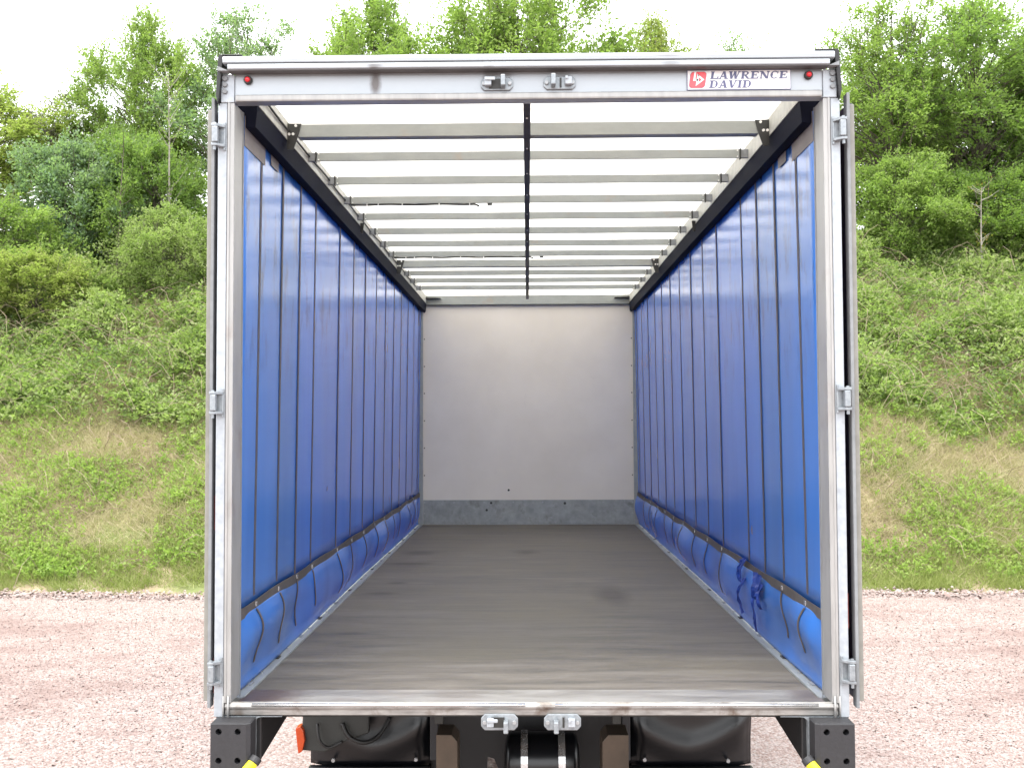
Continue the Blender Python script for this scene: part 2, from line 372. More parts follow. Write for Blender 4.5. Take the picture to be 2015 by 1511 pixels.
# ------------------------------------------------------------------ ground and bank
def bank_h(x, y):
    """height of the cutting behind the lorry"""
    x = np.asarray(x, float); y = np.asarray(y, float)
    toe = 10.35 + .22*np.sin(x*.55+1.0) + .12*np.sin(x*1.7) + np.clip((-x-4)*-.05, -.3, 0) + np.where(x > 0, .1, 0)
    t = y - toe
    s = .66*t - .045*np.clip(t-8, 0, 30)**1.5
    s = np.where(t < 1.0, .33*np.clip(t, 0, 1)**2*1.0+.0, s-.33)
    z = np.clip(s, None, 7.4) + .10*np.sin(x*1.3+y*.9)*np.clip(t/3, 0, 1) + .07*np.sin(x*2.9-y*2.1)*np.clip(t/3, 0, 1)
    return np.where(t < 0, -.05, z)
nx, ny = 141, 91
xs = np.linspace(-32, 32, nx); ys = np.concatenate([np.linspace(10.0, 24, 71), np.linspace(25, 60, 20)])
X, Y = np.meshgrid(xs, ys, indexing='ij'); Z = bank_h(X, Y)
Z[:, -1] -= 3
idx = (np.arange(nx-1)[:, None]*ny + np.arange(ny-1)[None]).ravel()
fast = fast_mesh('bank', np.stack([X, Y, Z], -1).reshape(-1, 3), np.stack([idx, idx+ny, idx+ny+1, idx+1], 1), M['bank'], smooth=True)
tag(fast, 'steep earth bank with rough grass behind the lorry', kind='structure')
g = MB().add([(-400, -400, 0), (400, -400, 0), (400, 400, 0), (-400, 400, 0)], [(0, 1, 2, 3)]).build('ground', M['ground'])
tag(g, 'open yard of pink gravel', kind='structure')

def stones(name, pos, size, squash=.62):
    n = len(pos)
    base = np.array([[1, 0, 0], [-1, 0, 0], [0, 1, 0], [0, -1, 0], [0, 0, 1], [0, 0, -1]], float)
    v = base[None]*size[:, None, None]*rng.uniform(.55, 1.15, (n, 6, 1)) + rng.normal(0, .16, (n, 6, 3))*size[:, None, None]
    a = rng.uniform(0, 6.283, n); c, s = np.cos(a), np.sin(a)
    tl = rng.uniform(-.9, .9, n); ct, st = np.cos(tl), np.sin(tl)
    x, y, z = v[..., 0], v[..., 1], v[..., 2]*squash
    x, z = x*ct[:, None]-z*st[:, None], x*st[:, None]+z*ct[:, None]
    x, y = x*c[:, None]-y*s[:, None], x*s[:, None]+y*c[:, None]
    v = np.stack([x, y, z], -1) + pos[:, None]
    f = np.array([[0, 2, 4], [2, 1, 4], [1, 3, 4], [3, 0, 4]])     # the underside lies in the gravel bed
    q = (np.arange(n)[:, None, None]*6 + f[None]).reshape(-1, 3)
    return fast_mesh(name, v.reshape(-1, 3), q, M['stone'])
def stone_field():
    P, Sz = [], []
    for sgn in (-1, 1):
        m = 66000; d = rng.uniform(6.6**2, 15.2**2, m)**.5
        u = rng.uniform(.27, .57, m); x = sgn*u*d; y = d-4.12
        P.append(np.stack([x, y, np.zeros(m)], 1)); Sz.append(.0082*rng.lognormal(0, .28, m))
    m = 12000; x = rng.uniform(-1.4, 1.4, m); y = rng.uniform(1.2, 5.5, m)
    P.append(np.stack([x, y, np.zeros(m)], 1)); Sz.append(.012*rng.lognormal(0, .3, m))
    m = 9000; x = rng.uniform(-10, 10, m); toe = 10.3+.22*np.sin(x*.55+1)+np.where(x > 0, .1, 0)      # loose edge of bigger, paler stones at the toe of the bank
    y = toe + rng.normal(-.12, .16, m); P.append(np.stack([x, y, np.abs(rng.normal(.02, .02, m))], 1)); Sz.append(.02*rng.lognormal(0, .35, m))
    P = np.concatenate(P); Sz = np.concatenate(Sz); P[:, 2] += Sz*.08
    tag(stones('gravel_stones', P, Sz), 'loose pink and grey stones over the gravel yard', kind='stuff')
stone_field()

# ------------------------------------------------------------------ foliage
def leaves(pos, dirn, size, spread=.6, aspect=.55):
    """one folded four-cornered leaf per position"""
    n = len(pos)
    d = dirn + rng.normal(0, spread, (n, 3)); d /= np.linalg.norm(d, axis=1, keepdims=True)+1e-9
    up = rng.normal(0, .55, (n, 3)) + np.array([0, 0, 1.0]); s = np.cross(d, up); s /= np.linalg.norm(s, axis=1, keepdims=True)+1e-9
    nn = np.cross(s, d); sz = size[:, None]
    a = pos; t = pos + d*sz; l = pos + d*sz*.45 + s*sz*aspect/2 + nn*sz*.10; r = pos + d*sz*.45 - s*sz*aspect/2 + nn*sz*.10
    v = np.stack([a, r, t, l], 1); return v.reshape(-1, 3), np.arange(n*4).reshape(-1, 4)
def sprigs(c0, dirs, lens, nl, lsize, droop=.15, jitter=.05):
    """leafy shoots: leaves strung along curved lines from c0"""
    n = len(c0); t = rng.uniform(.08, 1, (n, nl)); t.sort(axis=1)
    p = c0[:, None] + dirs[:, None]*(lens[:, None]*t)[..., None]
    p[..., 2] -= droop*lens[:, None]*t**2
    p += rng.normal(0, jitter, p.shape)
    side = rng.normal(0, 1, (n, nl, 3)); side[..., 2] = np.abs(side[..., 2])*.4
    d = dirs[:, None]*.6 + side*.7
    sz = lsize*rng.uniform(.65, 1.3, (n, nl))
    return leaves(p.reshape(-1, 3), d.reshape(-1, 3), sz.ravel(), .35)
def unit(v): return v/(np.linalg.norm(v, axis=-1, keepdims=True)+1e-9)
def tree_parts(h, w, seed, clumps=70, shoots=12, nl=20, leaf=.08, crown_base=.25, top_shoots=26, thin=0, tr=.09):
    """crown leaves + tapered trunk and limbs, base at the origin. h total height, w crown width"""
    global rng
    keep = rng; rng = np.random.default_rng(seed); rr = random.Random(seed)
    V, F = [], []; off = 0
    def put(vf):
        nonlocal off
        V.append(vf[0]); F.append(vf[1]+off); off += len(vf[0])
    mid = h*(crown_base+1)/2; hz = h*(1-crown_base)/2
    # main stems
    wood = MB(); forks = []
    nst = rr.choice([1, 2, 3]) if not thin else 2
    for k in range(nst):
        a = rr.uniform(0, 6.28); lean = rr.uniform(.05, .22)*w if nst > 1 else .04*w
        pts = []; 
        for i in range(8):
            t = i/7; pts.append((math.cos(a)*lean*t+rr.uniform(-.05, .05), math.sin(a)*lean*t+rr.uniform(-.05, .05), h*.93*t))
        wood.tube(pts, [tr*(1-.86*i/7) for i in range(8)], 6, False); forks.append(pts)
    cl = []
    for k in range(clumps):
        u = unit(rng.normal(0, 1, 3)); r = rng.uniform(.25, 1)**.45
        lump = 1 + .22*math.sin(3*math.atan2(u[1], u[0])+seed) + .18*math.sin(5*u[2]+seed*2)
        taper = 1 - .35*max(0, u[2])
        cl.append((u[0]*r*w/2*lump*taper, u[1]*r*w/2*lump*taper, mid+u[2]*r*hz))
    cl = np.array(cl)
    for c in cl:
        st = forks[rr.randrange(nst)]; zt = max(.15*h, c[2]-rr.uniform(.12, .3)*h)
        i = min(6, int(zt/(h*.93)*7)); t = zt/(h*.93)*7-i; p0 = Vector(st[i]).lerp(Vector(st[i+1]), min(1, max(0, t)))
        c_ = Vector(c); m = p0.lerp(c_, .5)+Vector((rr.uniform(-.15, .15), rr.uniform(-.15, .15), rr.uniform(-.1, .25)))
        r0 = tr*.42*(1-.6*zt/h)
        wood.tube([p0, m, c_], [r0, r0*.55, r0*.2], 4, False)
        ns = shoots; base = np.repeat(np.array([c]), ns, 0)+rng.normal(0, .10*w/4, (ns, 3))
        out = unit(np.array([c[0], c[1], (c[2]-mid)*.7+.35*hz])); d = unit(rng.normal(0, .75, (ns, 3))+out*.75)
        ln = rng.uniform(.3, .8, ns)*w/4.4
        put(sprigs(base, d, ln, nl, leaf))
        for j in range(0, ns, 3):
            e = c_ + Vector(d[j])*float(ln[j]); wood.tube([c_, e], [r0*.22+.004, .003], 3, False)
    # upright leading shoots that roughen the outline
    ns = top_shoots
    if ns:
        a = rng.uniform(0, 6.28, ns); q = rng.uniform(0, .8, ns)**.7
        base = np.stack([np.cos(a)*q*w/2*.8, np.sin(a)*q*w/2*.8, mid+hz*np.sqrt(1-q**2)*.78], 1)
        d = unit(np.stack([np.cos(a)*.25, np.sin(a)*.25, np.ones(ns)], 1)+rng.normal(0, .15, (ns, 3))); ln = rng.uniform(.35, 1.0, ns)*h*.16
        put(sprigs(base, d, ln, nl+6, leaf*.9, 0, .035))
        for j in range(ns): wood.tube([base[j]-d[j]*.3, base[j]+d[j]*ln[j]], [.012, .004], 3, False)
    rng = keep
    return np.concatenate(V), np.concatenate(F), wood
def make_tree(name, proto, loc, rz, sc, leafmat, barkmat, label, cat='tree', group='trees along the top of the bank'):
    t = empty(name, loc); t.rotation_euler.z = rz; t.scale = sc
    crown_me, wood_me = proto
    for nm, me, mt in (('crown', crown_me, leafmat), ('trunk', wood_me, barkmat)):
        o = bpy.data.objects.new(nm, me); COL.objects.link(o); o.parent = t
        o.material_slots[0].link = 'OBJECT'; o.material_slots[0].material = mt
    return tag(t, label, cat, group)
def proto(*a, **k):
    v, f, wood = tree_parts(*a, **k)
    c = fast_mesh('crown', v, f, L['mid']); m1 = c.data; bpy.data.objects.remove(c)
    w_ = wood.build('trunk', L['bark']); m2 = w_.data; bpy.data.objects.remove(w_)
    return m1, m2
PR = {'full': proto(7, 5.0, 3, 150, 14, 27, .105, .10),
      'broad': proto(7.4, 6.6, 5, 210, 14, 26, .105, .10),
      'airy': proto(7, 4.0, 8, 105, 12, 22, .09, .15, 40),
      'open': proto(7, 5.6, 12, 165, 13, 24, .10, .15),
      'thin': proto(5, 2.2, 15, 40, 9, 14, .07, .3, 18, 1, .05),
      'shrub': proto(2.6, 3.0, 21, 90, 13, 26, .08, .03, 30, 0, .03),
      'shrub_b': proto(2.2, 3.6, 24, 100, 13, 26, .075, .0, 34, 0, .028)}
def gz(x, y): return float(bank_h(x, y))
T = [('full', -14.9, 23.0, .3, (1.0, 1.0, .62), 'yellow', 'bark', 'low yellow-green tree at the far left edge of the photo'),
     ('thin', -12.9, 23.5, 1.1, (1.15, 1.15, .84), 'purple', 'bark', 'sparse tree with dull purple leaves and sky showing through'),
     ('full', -10.5, 23.6, 2.0, (.70, .70, .88), 'fresh', 'bark', 'bright green pointed tree left of the lorry, second tallest there'),
     ('airy', -8.0, 24.0, 4.0, (.95, .95, .97), 'blue', 'bark', 'pale airy tree showing above the left end of the lorry roof'),
     ('full', -4.3, 24.5, 5.2, (.92, .92, 1.06), 'fresh', 'bark', 'rounded tree above the roof, second from the left behind it'),
     ('broad', .2, 24.3, 1.0, (1.12, 1.0, 1.08), 'fresh', 'bark', 'widest tree above the middle of the lorry roof'),
     ('full', 3.7, 24.6, 2.2, (.72, .8, .90), 'yellow', 'bark', 'lower feathery tree above the roof right of the widest one'),
     ('thin', 5.9, 24.0, .4, (1.5, 1.3, 1.18), 'blue', 'bark', 'thin wispy tree above the roof near the name plate'),
     ('airy', 9.7, 23.0, 3.1, (1.0, 1.0, .93), 'fresh', 'bark', 'feathery light green tree just right of the lorry'),
     ('open', 12.2, 23.6, 5.5, (1.0, 1.0, .94), 'mid', 'bark', 'dark green tree with gaps of sky right of the lorry'),
     ('broad', 15.4, 24.2, .9, (.8, .8, .95), 'dark', 'bark', 'dark tree at the right edge of the photo'),
     ('open', 10.6, 26.5, 2.2, (1.0, 1.0, .85), 'mid', 'bark', 'mid green tree standing behind the feathery one right of the lorry'),
     ('full', 14.0, 27.0, 3.4, (1.1, 1.1, .85), 'fresh', 'bark', 'fresh green tree at the back near the right edge')]
for (pr, x, y, rz, sc, lm, bk, lab) in T:
    make_tree('broadleaf_tree', PR[pr], (x, y, gz(x, y)-.15), rz, sc, L[lm], L[bk], lab)
SH = [('shrub', -14.6, 19.6, 0, (1.15, 1.15, 1.0), 'yellow', 'yellow-green shrub high on the bank at the left edge'),
      ('shrub_b', -12.6, 19.0, 1, (1.0, 1.0, .95), 'fresh', 'wide fresh green shrub, second from the left edge'),
      ('shrub', -11.1, 20.6, 2, (1.0, 1.0, 1.25), 'blue', 'bluish green shrub below the purple tree'),
      ('shrub', -9.3, 20.8, 3, (1.0, 1.0, 1.2), 'mid', 'dense mid green shrub beside the left doors of the lorry'),
      ('shrub_b', -8.2, 19.2, 4, (.8, .8, .8), 'bramble', 'small shrub low beside the left doors of the lorry'),
      ('shrub_b', -13.3, 16.9, 5, (.95, .95, .8), 'mid', 'rounded shrub lowest down the bank at the left edge'),
      ('shrub', -10.6, 17.6, 2.6, (.75, .75, .62), 'yellow', 'small yellowish shrub halfway up the left bank'),
      ('shrub', 9.2, 20.9, 1.2, (.9, .9, 1.0), 'fresh', 'bright shrub beside the right doors of the lorry'),
      ('shrub_b', 11.3, 21.4, 2.2, (1.0, 1.0, .9), 'dark', 'dark shrub under the tree with sky gaps'),
      ('shrub', 14.0, 21.2, 3.4, (1.1, 1.1, 1.0), 'mid', 'mid green shrub at the right edge of the photo'),
      ('shrub', 12.6, 20.2, .8, (.9, .9, .8), 'fresh', 'fresh green shrub in front of the dark one at right')]
for (pr, x, y, rz, sc, lm, lab) in SH:
    make_tree('shrub', PR[pr], (x, y, gz(x, y)-.1), rz, sc, L[lm], L['bark'], lab, 'shrub', 'shrubs on the upper bank')
# white-blossomed hawthorn
ht = make_tree('hawthorn', PR['shrub'], (-10.3, 21.3, gz(-10.3, 21.3)), 5.0, (.85, .85, 1.2), L['mid'], L['bark'],
               'hawthorn with small white blossom among the shrubs left of the lorry', 'shrub')
n_ = 420; bp = rng.normal(0, 1, (n_, 3))*np.array([.55, .5, .38])+np.array([-.2, -.9, 1.55])
v, f = leaves(bp, rng.normal(0, 1, (n_, 3)), .05*rng.uniform(.6, 1.4, n_), .6, .9)
fast_mesh('blossom', v, f, L['blossom'], ht)
# slender pale-stemmed saplings
def sapling(loc, h, lean, leafmat, label, nbr=16, nl=14, bark='pale_bark', spread=.5, r=.035):
    t = empty('sapling', loc); wd = MB(); rr = random.Random(int(h*100))
    pts = [(lean*(i/6)**1.3*h, rr.uniform(-.04, .04), h*i/6) for i in range(7)]
    wd.tube(pts, [r*(1-.8*i/6) for i in range(7)], 6)
    B, D, Ln = [], [], []
    for k in range(nbr):
        t0 = rr.uniform(.3, 1); i = min(5, int(t0*6)); p = Vector(pts[i]).lerp(Vector(pts[i+1]), t0*6-i)
        a = rr.uniform(0, 6.28); d = Vector((math.cos(a)*spread, math.sin(a)*spread, rr.uniform(.35, .9))).normalized(); ln = rr.uniform(.25, .6)*h*.32
        wd.tube([p, p+d*ln*.5+Vector((0, 0, -.02)), p+d*ln], [r*.3, r*.2, .004], 4, False)
        B.append(p); D.append(d); Ln.append(ln)
    wd.build('trunk', L[bark], t)
    v, f = sprigs(np.array(B), np.array(D), np.array(Ln), nl, .06)
    fast_mesh('crown', v, f, leafmat, t); return tag(t, label, 'sapling')
sapling((-8.55, 19.9, gz(-8.55, 19.9)), 4.6, -.01, L['fresh'], 'slender pale-trunked sapling close to the left doors of the lorry', 26, 26)
sapling((-9.6, 19.4, gz(-9.6, 19.4)), 3.4, .04, L['mid'], 'thin leaning sapling further left of the pale-trunked one', 20, 22, 'bark')
sapling((10.45, 19.3, gz(10.45, 19.3)), 2.3, .02, L['orange'], 'small bare sapling with a few orange leaves, right of the lorry', 18, 5, r=.03, spread=.9)

def hump(x, y):
    """depth of the bramble mass over the bank"""
    return .35 + .35*np.sin(x*1.1+.7)*np.sin(y*.9+x*.3) + .28*np.sin(x*2.7+y*1.9) + .2*np.sin(y*3.1-x*1.3)
def thicket(name, x0, x1, y0, y1, n, leafmat, nl, label, size=.06, lift=1.0, dens=None, ln=(.25, .7)):
    x = rng.uniform(x0, x1, n); y = rng.uniform(y0, y1, n)
    if dens is not None:
        k = dens(x, y) > rng.uniform(0, 1, n); x, y = x[k], y[k]
    n = len(x); hh = np.clip(hump(x, y)*lift*np.clip((y-13.6)/1.8, .25, 1), .02, None)
    z = bank_h(x, y) + hh*rng.uniform(.15, 1, n)**.6
    d = unit(rng.normal(0, .8, (n, 3))+np.array([0, -.45, .55]))
    v, f = sprigs(np.stack([x, y, z], 1), d, rng.uniform(*ln, n), nl, size, .35, .03)
    return tag(fast_mesh(name, v, f, leafmat), label, kind='stuff')
low = lambda x, y: np.clip((y-14.15-.15*np.sin(x*2.3)+.12*np.sin(x*5.1))/.4, 0, 1)
gap = lambda x, y: low(x, y)*np.where((np.sin(x*1.9+1.2)+np.sin(y*2.3+x*.8)+.5*np.sin(x*4.7-y*3)) > -.25, 1, .10)
thicket('bramble_thicket', -15.5, -5.4, 13.6, 22, 16500, L['bramble'], 13, 'bright bramble thicket covering the left bank', .084, dens=gap)
thicket('bramble_thicket', -15.5, -5.4, 13.6, 22, 5500, L['bramble_dk'], 12, 'older dark bramble leaves deep in the left thicket', .08, .6, dens=low)
thicket('bramble_thicket', 5.6, 15.5, 13.6, 22, 16500, L['bramble'], 13, 'bright bramble thicket covering the right bank', .084, dens=gap)
thicket('bramble_thicket', 5.6, 15.5, 13.6, 22, 5500, L['bramble_dk'], 12, 'older dark bramble leaves deep in the right thicket', .08, .6, dens=low)
thicket('bramble_thicket', -5.4, 5.6, 13.6, 22, 7000, L['bramble'], 10, 'bramble thicket on the bank behind the lorry', .09, dens=low)
def stems(name, x0, x1, y0, y1, n, label, r=.0045, ln=(.5, 1.6), lift=1.1):
    wd = MB(); rr = random.Random(n+int(x0))
    for _ in range(n):
        x = rr.uniform(x0, x1); y = rr.uniform(y0, y1); z = gz(x, y)+max(.05, float(hump(x, y)))*lift*rr.uniform(.5, 1)
        a = rr.uniform(0, 6.28); l = rr.uniform(*ln); dx, dy = math.cos(a)*l, math.sin(a)*l*.6-.2*l
        up = rr.uniform(.05, .5)*l; q = []
        for i in range(5):
            t = i/4; q.append((x+dx*t+rr.uniform(-.03, .03), y+dy*t, z+up*math.sin(t*2.6)-.3*l*t*t))
        wd.tube(q, [r*rr.uniform(.7, 1.5)*(1-.5*i/4) for i in range(5)], 3, False)
    return tag(wd.build(name, L['stem']), label, kind='stuff')
stems('dry_bramble_stems', -15, -6, 14, 18.5, 600, 'dry arching stems in the left thicket')
stems('dry_bramble_stems', 6.2, 15, 13.8, 19.5, 800, 'dry arching stems in the right thicket')
stems('fallen_twigs', -9.5, -4.8, 10.8, 14.2, 130, 'dead twigs lying on the left grass slope', .005, (.3, .9), .1)
stems('fallen_twigs', 4.8, 9.8, 10.8, 14.2, 150, 'dead twigs lying on the right grass slope', .005, (.3, .9), .1)

def blades(name, x0, x1, y0, y1, n, mat, label, ln=(.08, .24), wd=.008, lean=.7, dens=None):
    x = rng.uniform(x0, x1, n); y = rng.uniform(y0, y1, n)
    if dens is not None:
        k = dens(x, y) > rng.uniform(0, 1, n); x, y = x[k], y[k]
    n = len(x); z = bank_h(x, y)-.01; ok = z > -.03; x, y, z = x[ok], y[ok], z[ok]; n = len(x)
    p = np.stack([x, y, z], 1); d = rng.normal(0, lean, (n, 3)); d[:, 2] = 1; d[:, 1] -= .35; d = unit(d)
    l = rng.uniform(*ln, n)[:, None]; s = unit(np.cross(d, rng.normal(0, 1, (n, 3))))*wd/2*rng.uniform(.6, 1.5, n)[:, None]
    bend = rng.normal(0, .3, (n, 3)); bend[:, 2] = -np.abs(bend[:, 2])*1.2; m = p+unit(d+bend*.5)*l
    v = np.stack([p-s, p+s, m+s*.25, m-s*.25], 1).reshape(-1, 3); i = np.arange(n)[:, None]*4
    t1 = i+np.array([[0, 1, 2, 3]])
    return tag(fast_mesh(name, v, t1, mat), label, kind='stuff')
lowg = lambda x, y: np.clip(1.2-(y-10.6)/2.0, .2, 1)*np.where(np.sin(x*1.1)+np.sin(y*2.1+x)+.6*np.sin(x*3.3-y) > .15, 1, .12)
hig = lambda x, y: np.clip((y-10.7)/1.4, .05, 1)
for (a, b, side) in ((-9.6, -4.0, 'left'), (4.0, 9.8, 'right')):
    blades('green_grass', a, b, 10.4, 15.2, 70000, L['green_grass'], 'short green grass on the %s foot of the bank' % side, dens=lowg)
    blades('green_grass', a, b, 10.1, 11.4, 20000, L['green_grass'], 'dense green grass along the gravel edge, %s side' % side, (.06, .24), dens=lambda x, y: np.clip((y-10.45-.22*np.sin(x*.55+1)-.12*np.sin(x*2.3)-.1*np.sin(x*7.1+2))/.25, 0, 1)*(.4+.6*(np.sin(x*5+y*7) > -.3)))
    blades('dry_grass', a, b, 10.6, 18.5, 80000, L['straw'], 'straw-coloured dry grass on the %s slope' % side, (.1, .34), .007, 1.0, dens=hig)
blades('green_grass', -4, 4, 10.4, 15.2, 22000, L['green_grass'], 'grass on the bank hidden behind the lorry', (.1, .3), .014, dens=lowg)
def weeds(name, x0, x1, y0, y1, nclump, label):
    B, D, Ln = [], [], []
    for _ in range(nclump):
        cx, cy = random.uniform(x0, x1), y0+(y1-y0)*random.random()**1.15; r = random.uniform(.06, .34); k = int(6+r*95)
        if math.sin(cx*2.1+cy)+math.sin(cy*2.7-cx*.7) < -.35: continue
        for _ in range(k):
            x = random.gauss(cx, r); y = random.gauss(cy, r*.8)
            if y < 10.7: continue
            B.append((x, y, gz(x, y)+.02)); D.append((random.gauss(0, .5), random.gauss(-.3, .4), 1)); Ln.append(random.uniform(.06, .26))
    v, f = sprigs(np.array(B), unit(np.array(D)), np.array(Ln), 8, .058, .2, .02)
    return tag(fast_mesh(name, v, f, L['weed']), label, kind='stuff')
weeds('leafy_weeds', -9.2, -4.2, 10.75, 14.8, 165, 'low leafy weeds and bramble shoots on the left slope')
weeds('leafy_weeds', 4.3, 9.6, 10.75, 14.8, 165, 'low leafy weeds and bramble shoots on the right slope')

# ------------------------------------------------------------------ the lorry
lorry = empty('curtain_side_lorry', (0, 0, 0))
tag(lorry, 'empty blue curtain-sided lorry seen from behind, both rear doors folded open against its sides', 'lorry')
FZ, LEN, RZ = 1.25, 7.37, 3.84
# --- underbody
for s in (-1, 1):
    MB().box(s*.39-.035, s*.39+.035, 1.25, 9.2, .86, 1.12).build('chassis_rail', M['chassis'], lorry, .004)
for k in range(16):
    y = .35+k*.46; MB().box(-1.2, 1.2, y-.03, y+.03, 1.125, 1.215).build('cross_member', M['underbody'], lorry)
for s in (-1, 1):
    # pressed bracket with a chamfered head, bolted to the chassis end
    xi, xo = (.363, .470) if s < 0 else (.36, .492)
    pts = [(s*xi, .30), (s*xo, .30), (s*xo, .800), (s*(xo-.0), .836), (s*(xi+.03), .836), (s*xi, .80)]
    br = MB().prism(pts, 1.02, 1.20).build('chassis_bracket', M['primer'], lorry, .004)
    MB().box(s*.40-.12, s*.40+.12, .30, .72, 1.150, 1.208).box(s*.40-.03, s*.40+.008, .5, .56, 1.04, 1.15).build('mounting_foot', M['underbody'], lorry, .004)
# air tank with two steel straps
tank = MB().tube([(-.135, 1.35, .60), (-.12, 1.35, .60), (-.10, 1.35, .60), (.225, 1.35, .60), (.245, 1.35, .60), (.26, 1.35, .60)], [.08, .135, .15, .15, .135, .08], 28).build('air_tank', M['plastic'], lorry, 0, True, 40)
for x in (-.03, .165):
    pts = [(x, 1.35+.153*math.sin(a), .60+.153*math.cos(a)) for a in [i*math.pi*2/28 for i in range(29)]]
    b = MB()
    for i in range(28):
        p, q = Vector(pts[i]), Vector(pts[i+1]); c = Vector((x, 1.35, .60)); o1, o2 = (p-c)*.03, (q-c)*.03
        b.add([p+Vector((-.018, 0, 0)), p+Vector((.018, 0, 0)), q+Vector((.018, 0, 0)), q+Vector((-.018, 0, 0)), p+o1+Vector((-.018, 0, 0)), p+o1+Vector((.018, 0, 0)), q+o2+Vector((.018, 0, 0)), q+o2+Vector((-.018, 0, 0))], [(4, 5, 6, 7), (0, 1, 2, 3), (0, 4, 7, 3), (1, 5, 6, 2)])
    b.build('tank_strap', M['bright'], tank)
MB().prism([(-.55, 1.1), (.55, 1.1), (.55, .3), (-.14, .3), (-.17, .46), (-.2, .53), (-.235, .54), (-.25, .3), (-.55, .3)], 1.6, 1.64).build('cross_brace', M['chassis'], lorry)
MB().tube([(-1.0, 2.35, .50), (1.0, 2.35, .50)], .075, 14).build('rear_axle', M['chassis'], lorry, 0, True, 40)
MB().tube([(0, 2.35, .50), (0, 2.1, .5)], [.2, .16], 16).build('differential', M['chassis'], lorry, 0, True, 40)
def wheel(x, y, w, name='wheel'):
    r = .49; prof = [(-.5, .29), (-.5, .44), (-.42, .48), (-.3, .49), (.3, .49), (.42, .48), (.5, .44), (.5, .29)]
    b = MB(); n = 32
    v = [(x+u*w, y+rr_*math.cos(2*math.pi*k/n), .49+rr_*math.sin(2*math.pi*k/n)) for (u, rr_) in prof for k in range(n)]
    b.add(v, [(i*n+k, i*n+(k+1) % n, (i+1)*n+(k+1) % n, (i+1)*n+k) for i in range(len(prof)-1) for k in range(n)])
    t = b.build(name, M['tyre'], lorry, 0, True, 50)
    MB().tube([(x-w*.35, y, .49), (x+w*.35, y, .49)], .29, 24).build('rim', M['underbody'], t, 0, True, 40)
for s in (-1, 1):
    wheel(s*1.07, 2.35, .27); wheel(s*.75, 2.35, .27); wheel(s*1.05, 7.9, .29)
# moulded mudguards with a pressed wave in the rear face
def mudguard(s):
    x0, x1 = (.545, 1.205)
    us = np.linspace(x0, x1, 36); vs = np.linspace(.53, 1.05, 22)
    def rear(u, z):
        t = (u-x0)/(x1-x0); crest = .62+.16*(abs(t-.48)*2)**1.6
        edge = .035*(math.exp(-((t)/.06)**2)+math.exp(-((1-t)/.06)**2))
        return (s*u, 1.50-.026*math.exp(-((z-crest)/.07)**2)+edge+.18*max(0, (z-.85))**1.3, z)
    b = MB().grid(rear, us, vs)
    def arch(u, a): return (s*u, 2.3-.62*math.cos(a), .62+.52*math.sin(a)) 
    mg = b.build('mudguard', M['plastic'], lorry, 0, True)
    so_ = mg.modifiers.new('thick', 'SOLIDIFY'); so_.thickness = .006
    a = MB().grid(lambda u, t: (s*u, 1.62+.9*(1-math.cos(t))*.75, 1.03+.06*math.sin(t*1.0)), np.linspace(x0, x1, 8), np.linspace(.0, 1.57, 10)).build('mudguard_top', M['plastic'], mg, 0, True)
    MB().box(s*x0 if s > 0 else -x1, s*x1 if s > 0 else -x0, 1.452, 1.50, .515, .53).build('mudguard_lip', M['plastic'], mg, .004)
    MB().box(min(s*x0, s*(x0-.045)), max(s*x0, s*(x0-.045)), 1.47, 1.62, .56, 1.1).build('mudguard_flange', M['rubber'], mg, .006)
    for (u, z) in ((.62, .57), (1.07, .565)):
        MB().tube([(s*u, 1.470, z), (s*u, 1.455, z)], .010, 10).build('fixing_bolt', M['bolt'], mg)
    MB().box(min(s*.55, s*1.19), max(s*.55, s*1.19), 1.50, 1.515, .18, .512).build('mud_flap', M['rubber'], mg)
mudguard(-1); mudguard(1)
# lamp bracket with the orange side lamp, left side only
lb = MB().prism([(-1.215, .86), (-.86, .86), (-.86, .74), (-.98, .70), (-1.06, .655), (-1.10, .64), (-1.225, .65)], 1.36, 1.40).build('lamp_bracket', M['underbody'], lorry, .008)
MB().tube(smooth([(-1.0, 1.34, .80), (-.96, 1.33, .73), (-.88, 1.35, .695), (-.81, 1.4, .72), (-.76, 1.45, .80)]), .012, 8).tube(smooth([(-1.13, 1.33, .8), (-1.115, 1.31, .72), (-1.07, 1.33, .675), (-1.0, 1.35, .70)]), .008, 8).build('cable_loop', M['black_cable'], lb, 0, True)
MB().prism([(-1.248, .775), (-1.222, .785), (-1.205, .76), (-1.198, .71), (-1.21, .655), (-1.232, .640), (-1.238, .68)], 1.33, 1.40).build('side_lamp', M['lens_orange'], lorry, .004)
# side members that carry the buffers, and the yellow grab tubes
for s in (-1, 1):
    MB().prism([(.031, 1.033), (.5, 1.08), (1.0, 1.1), (1.0, 1.214), (.031, 1.214)], min(s*1.09, s*1.255), max(s*1.09, s*1.255), 'x').build('side_member', M['chassis'], lorry, .006)
    yt = MB().tube([(s*1.088, -.085, 1.065), (s*1.16, -.11, .98), (s*1.30, -.14, .80), (s*1.34, -.14, .6)], .0205, 16).build('grab_tube', M['yellow'], lorry, 0, True, 50)
    MB().tube([(s*1.079, -.075, 1.079), (s*1.091, -.089, 1.061)], .0235, 16).build('end_cap', M['rubber'], yt, .003)

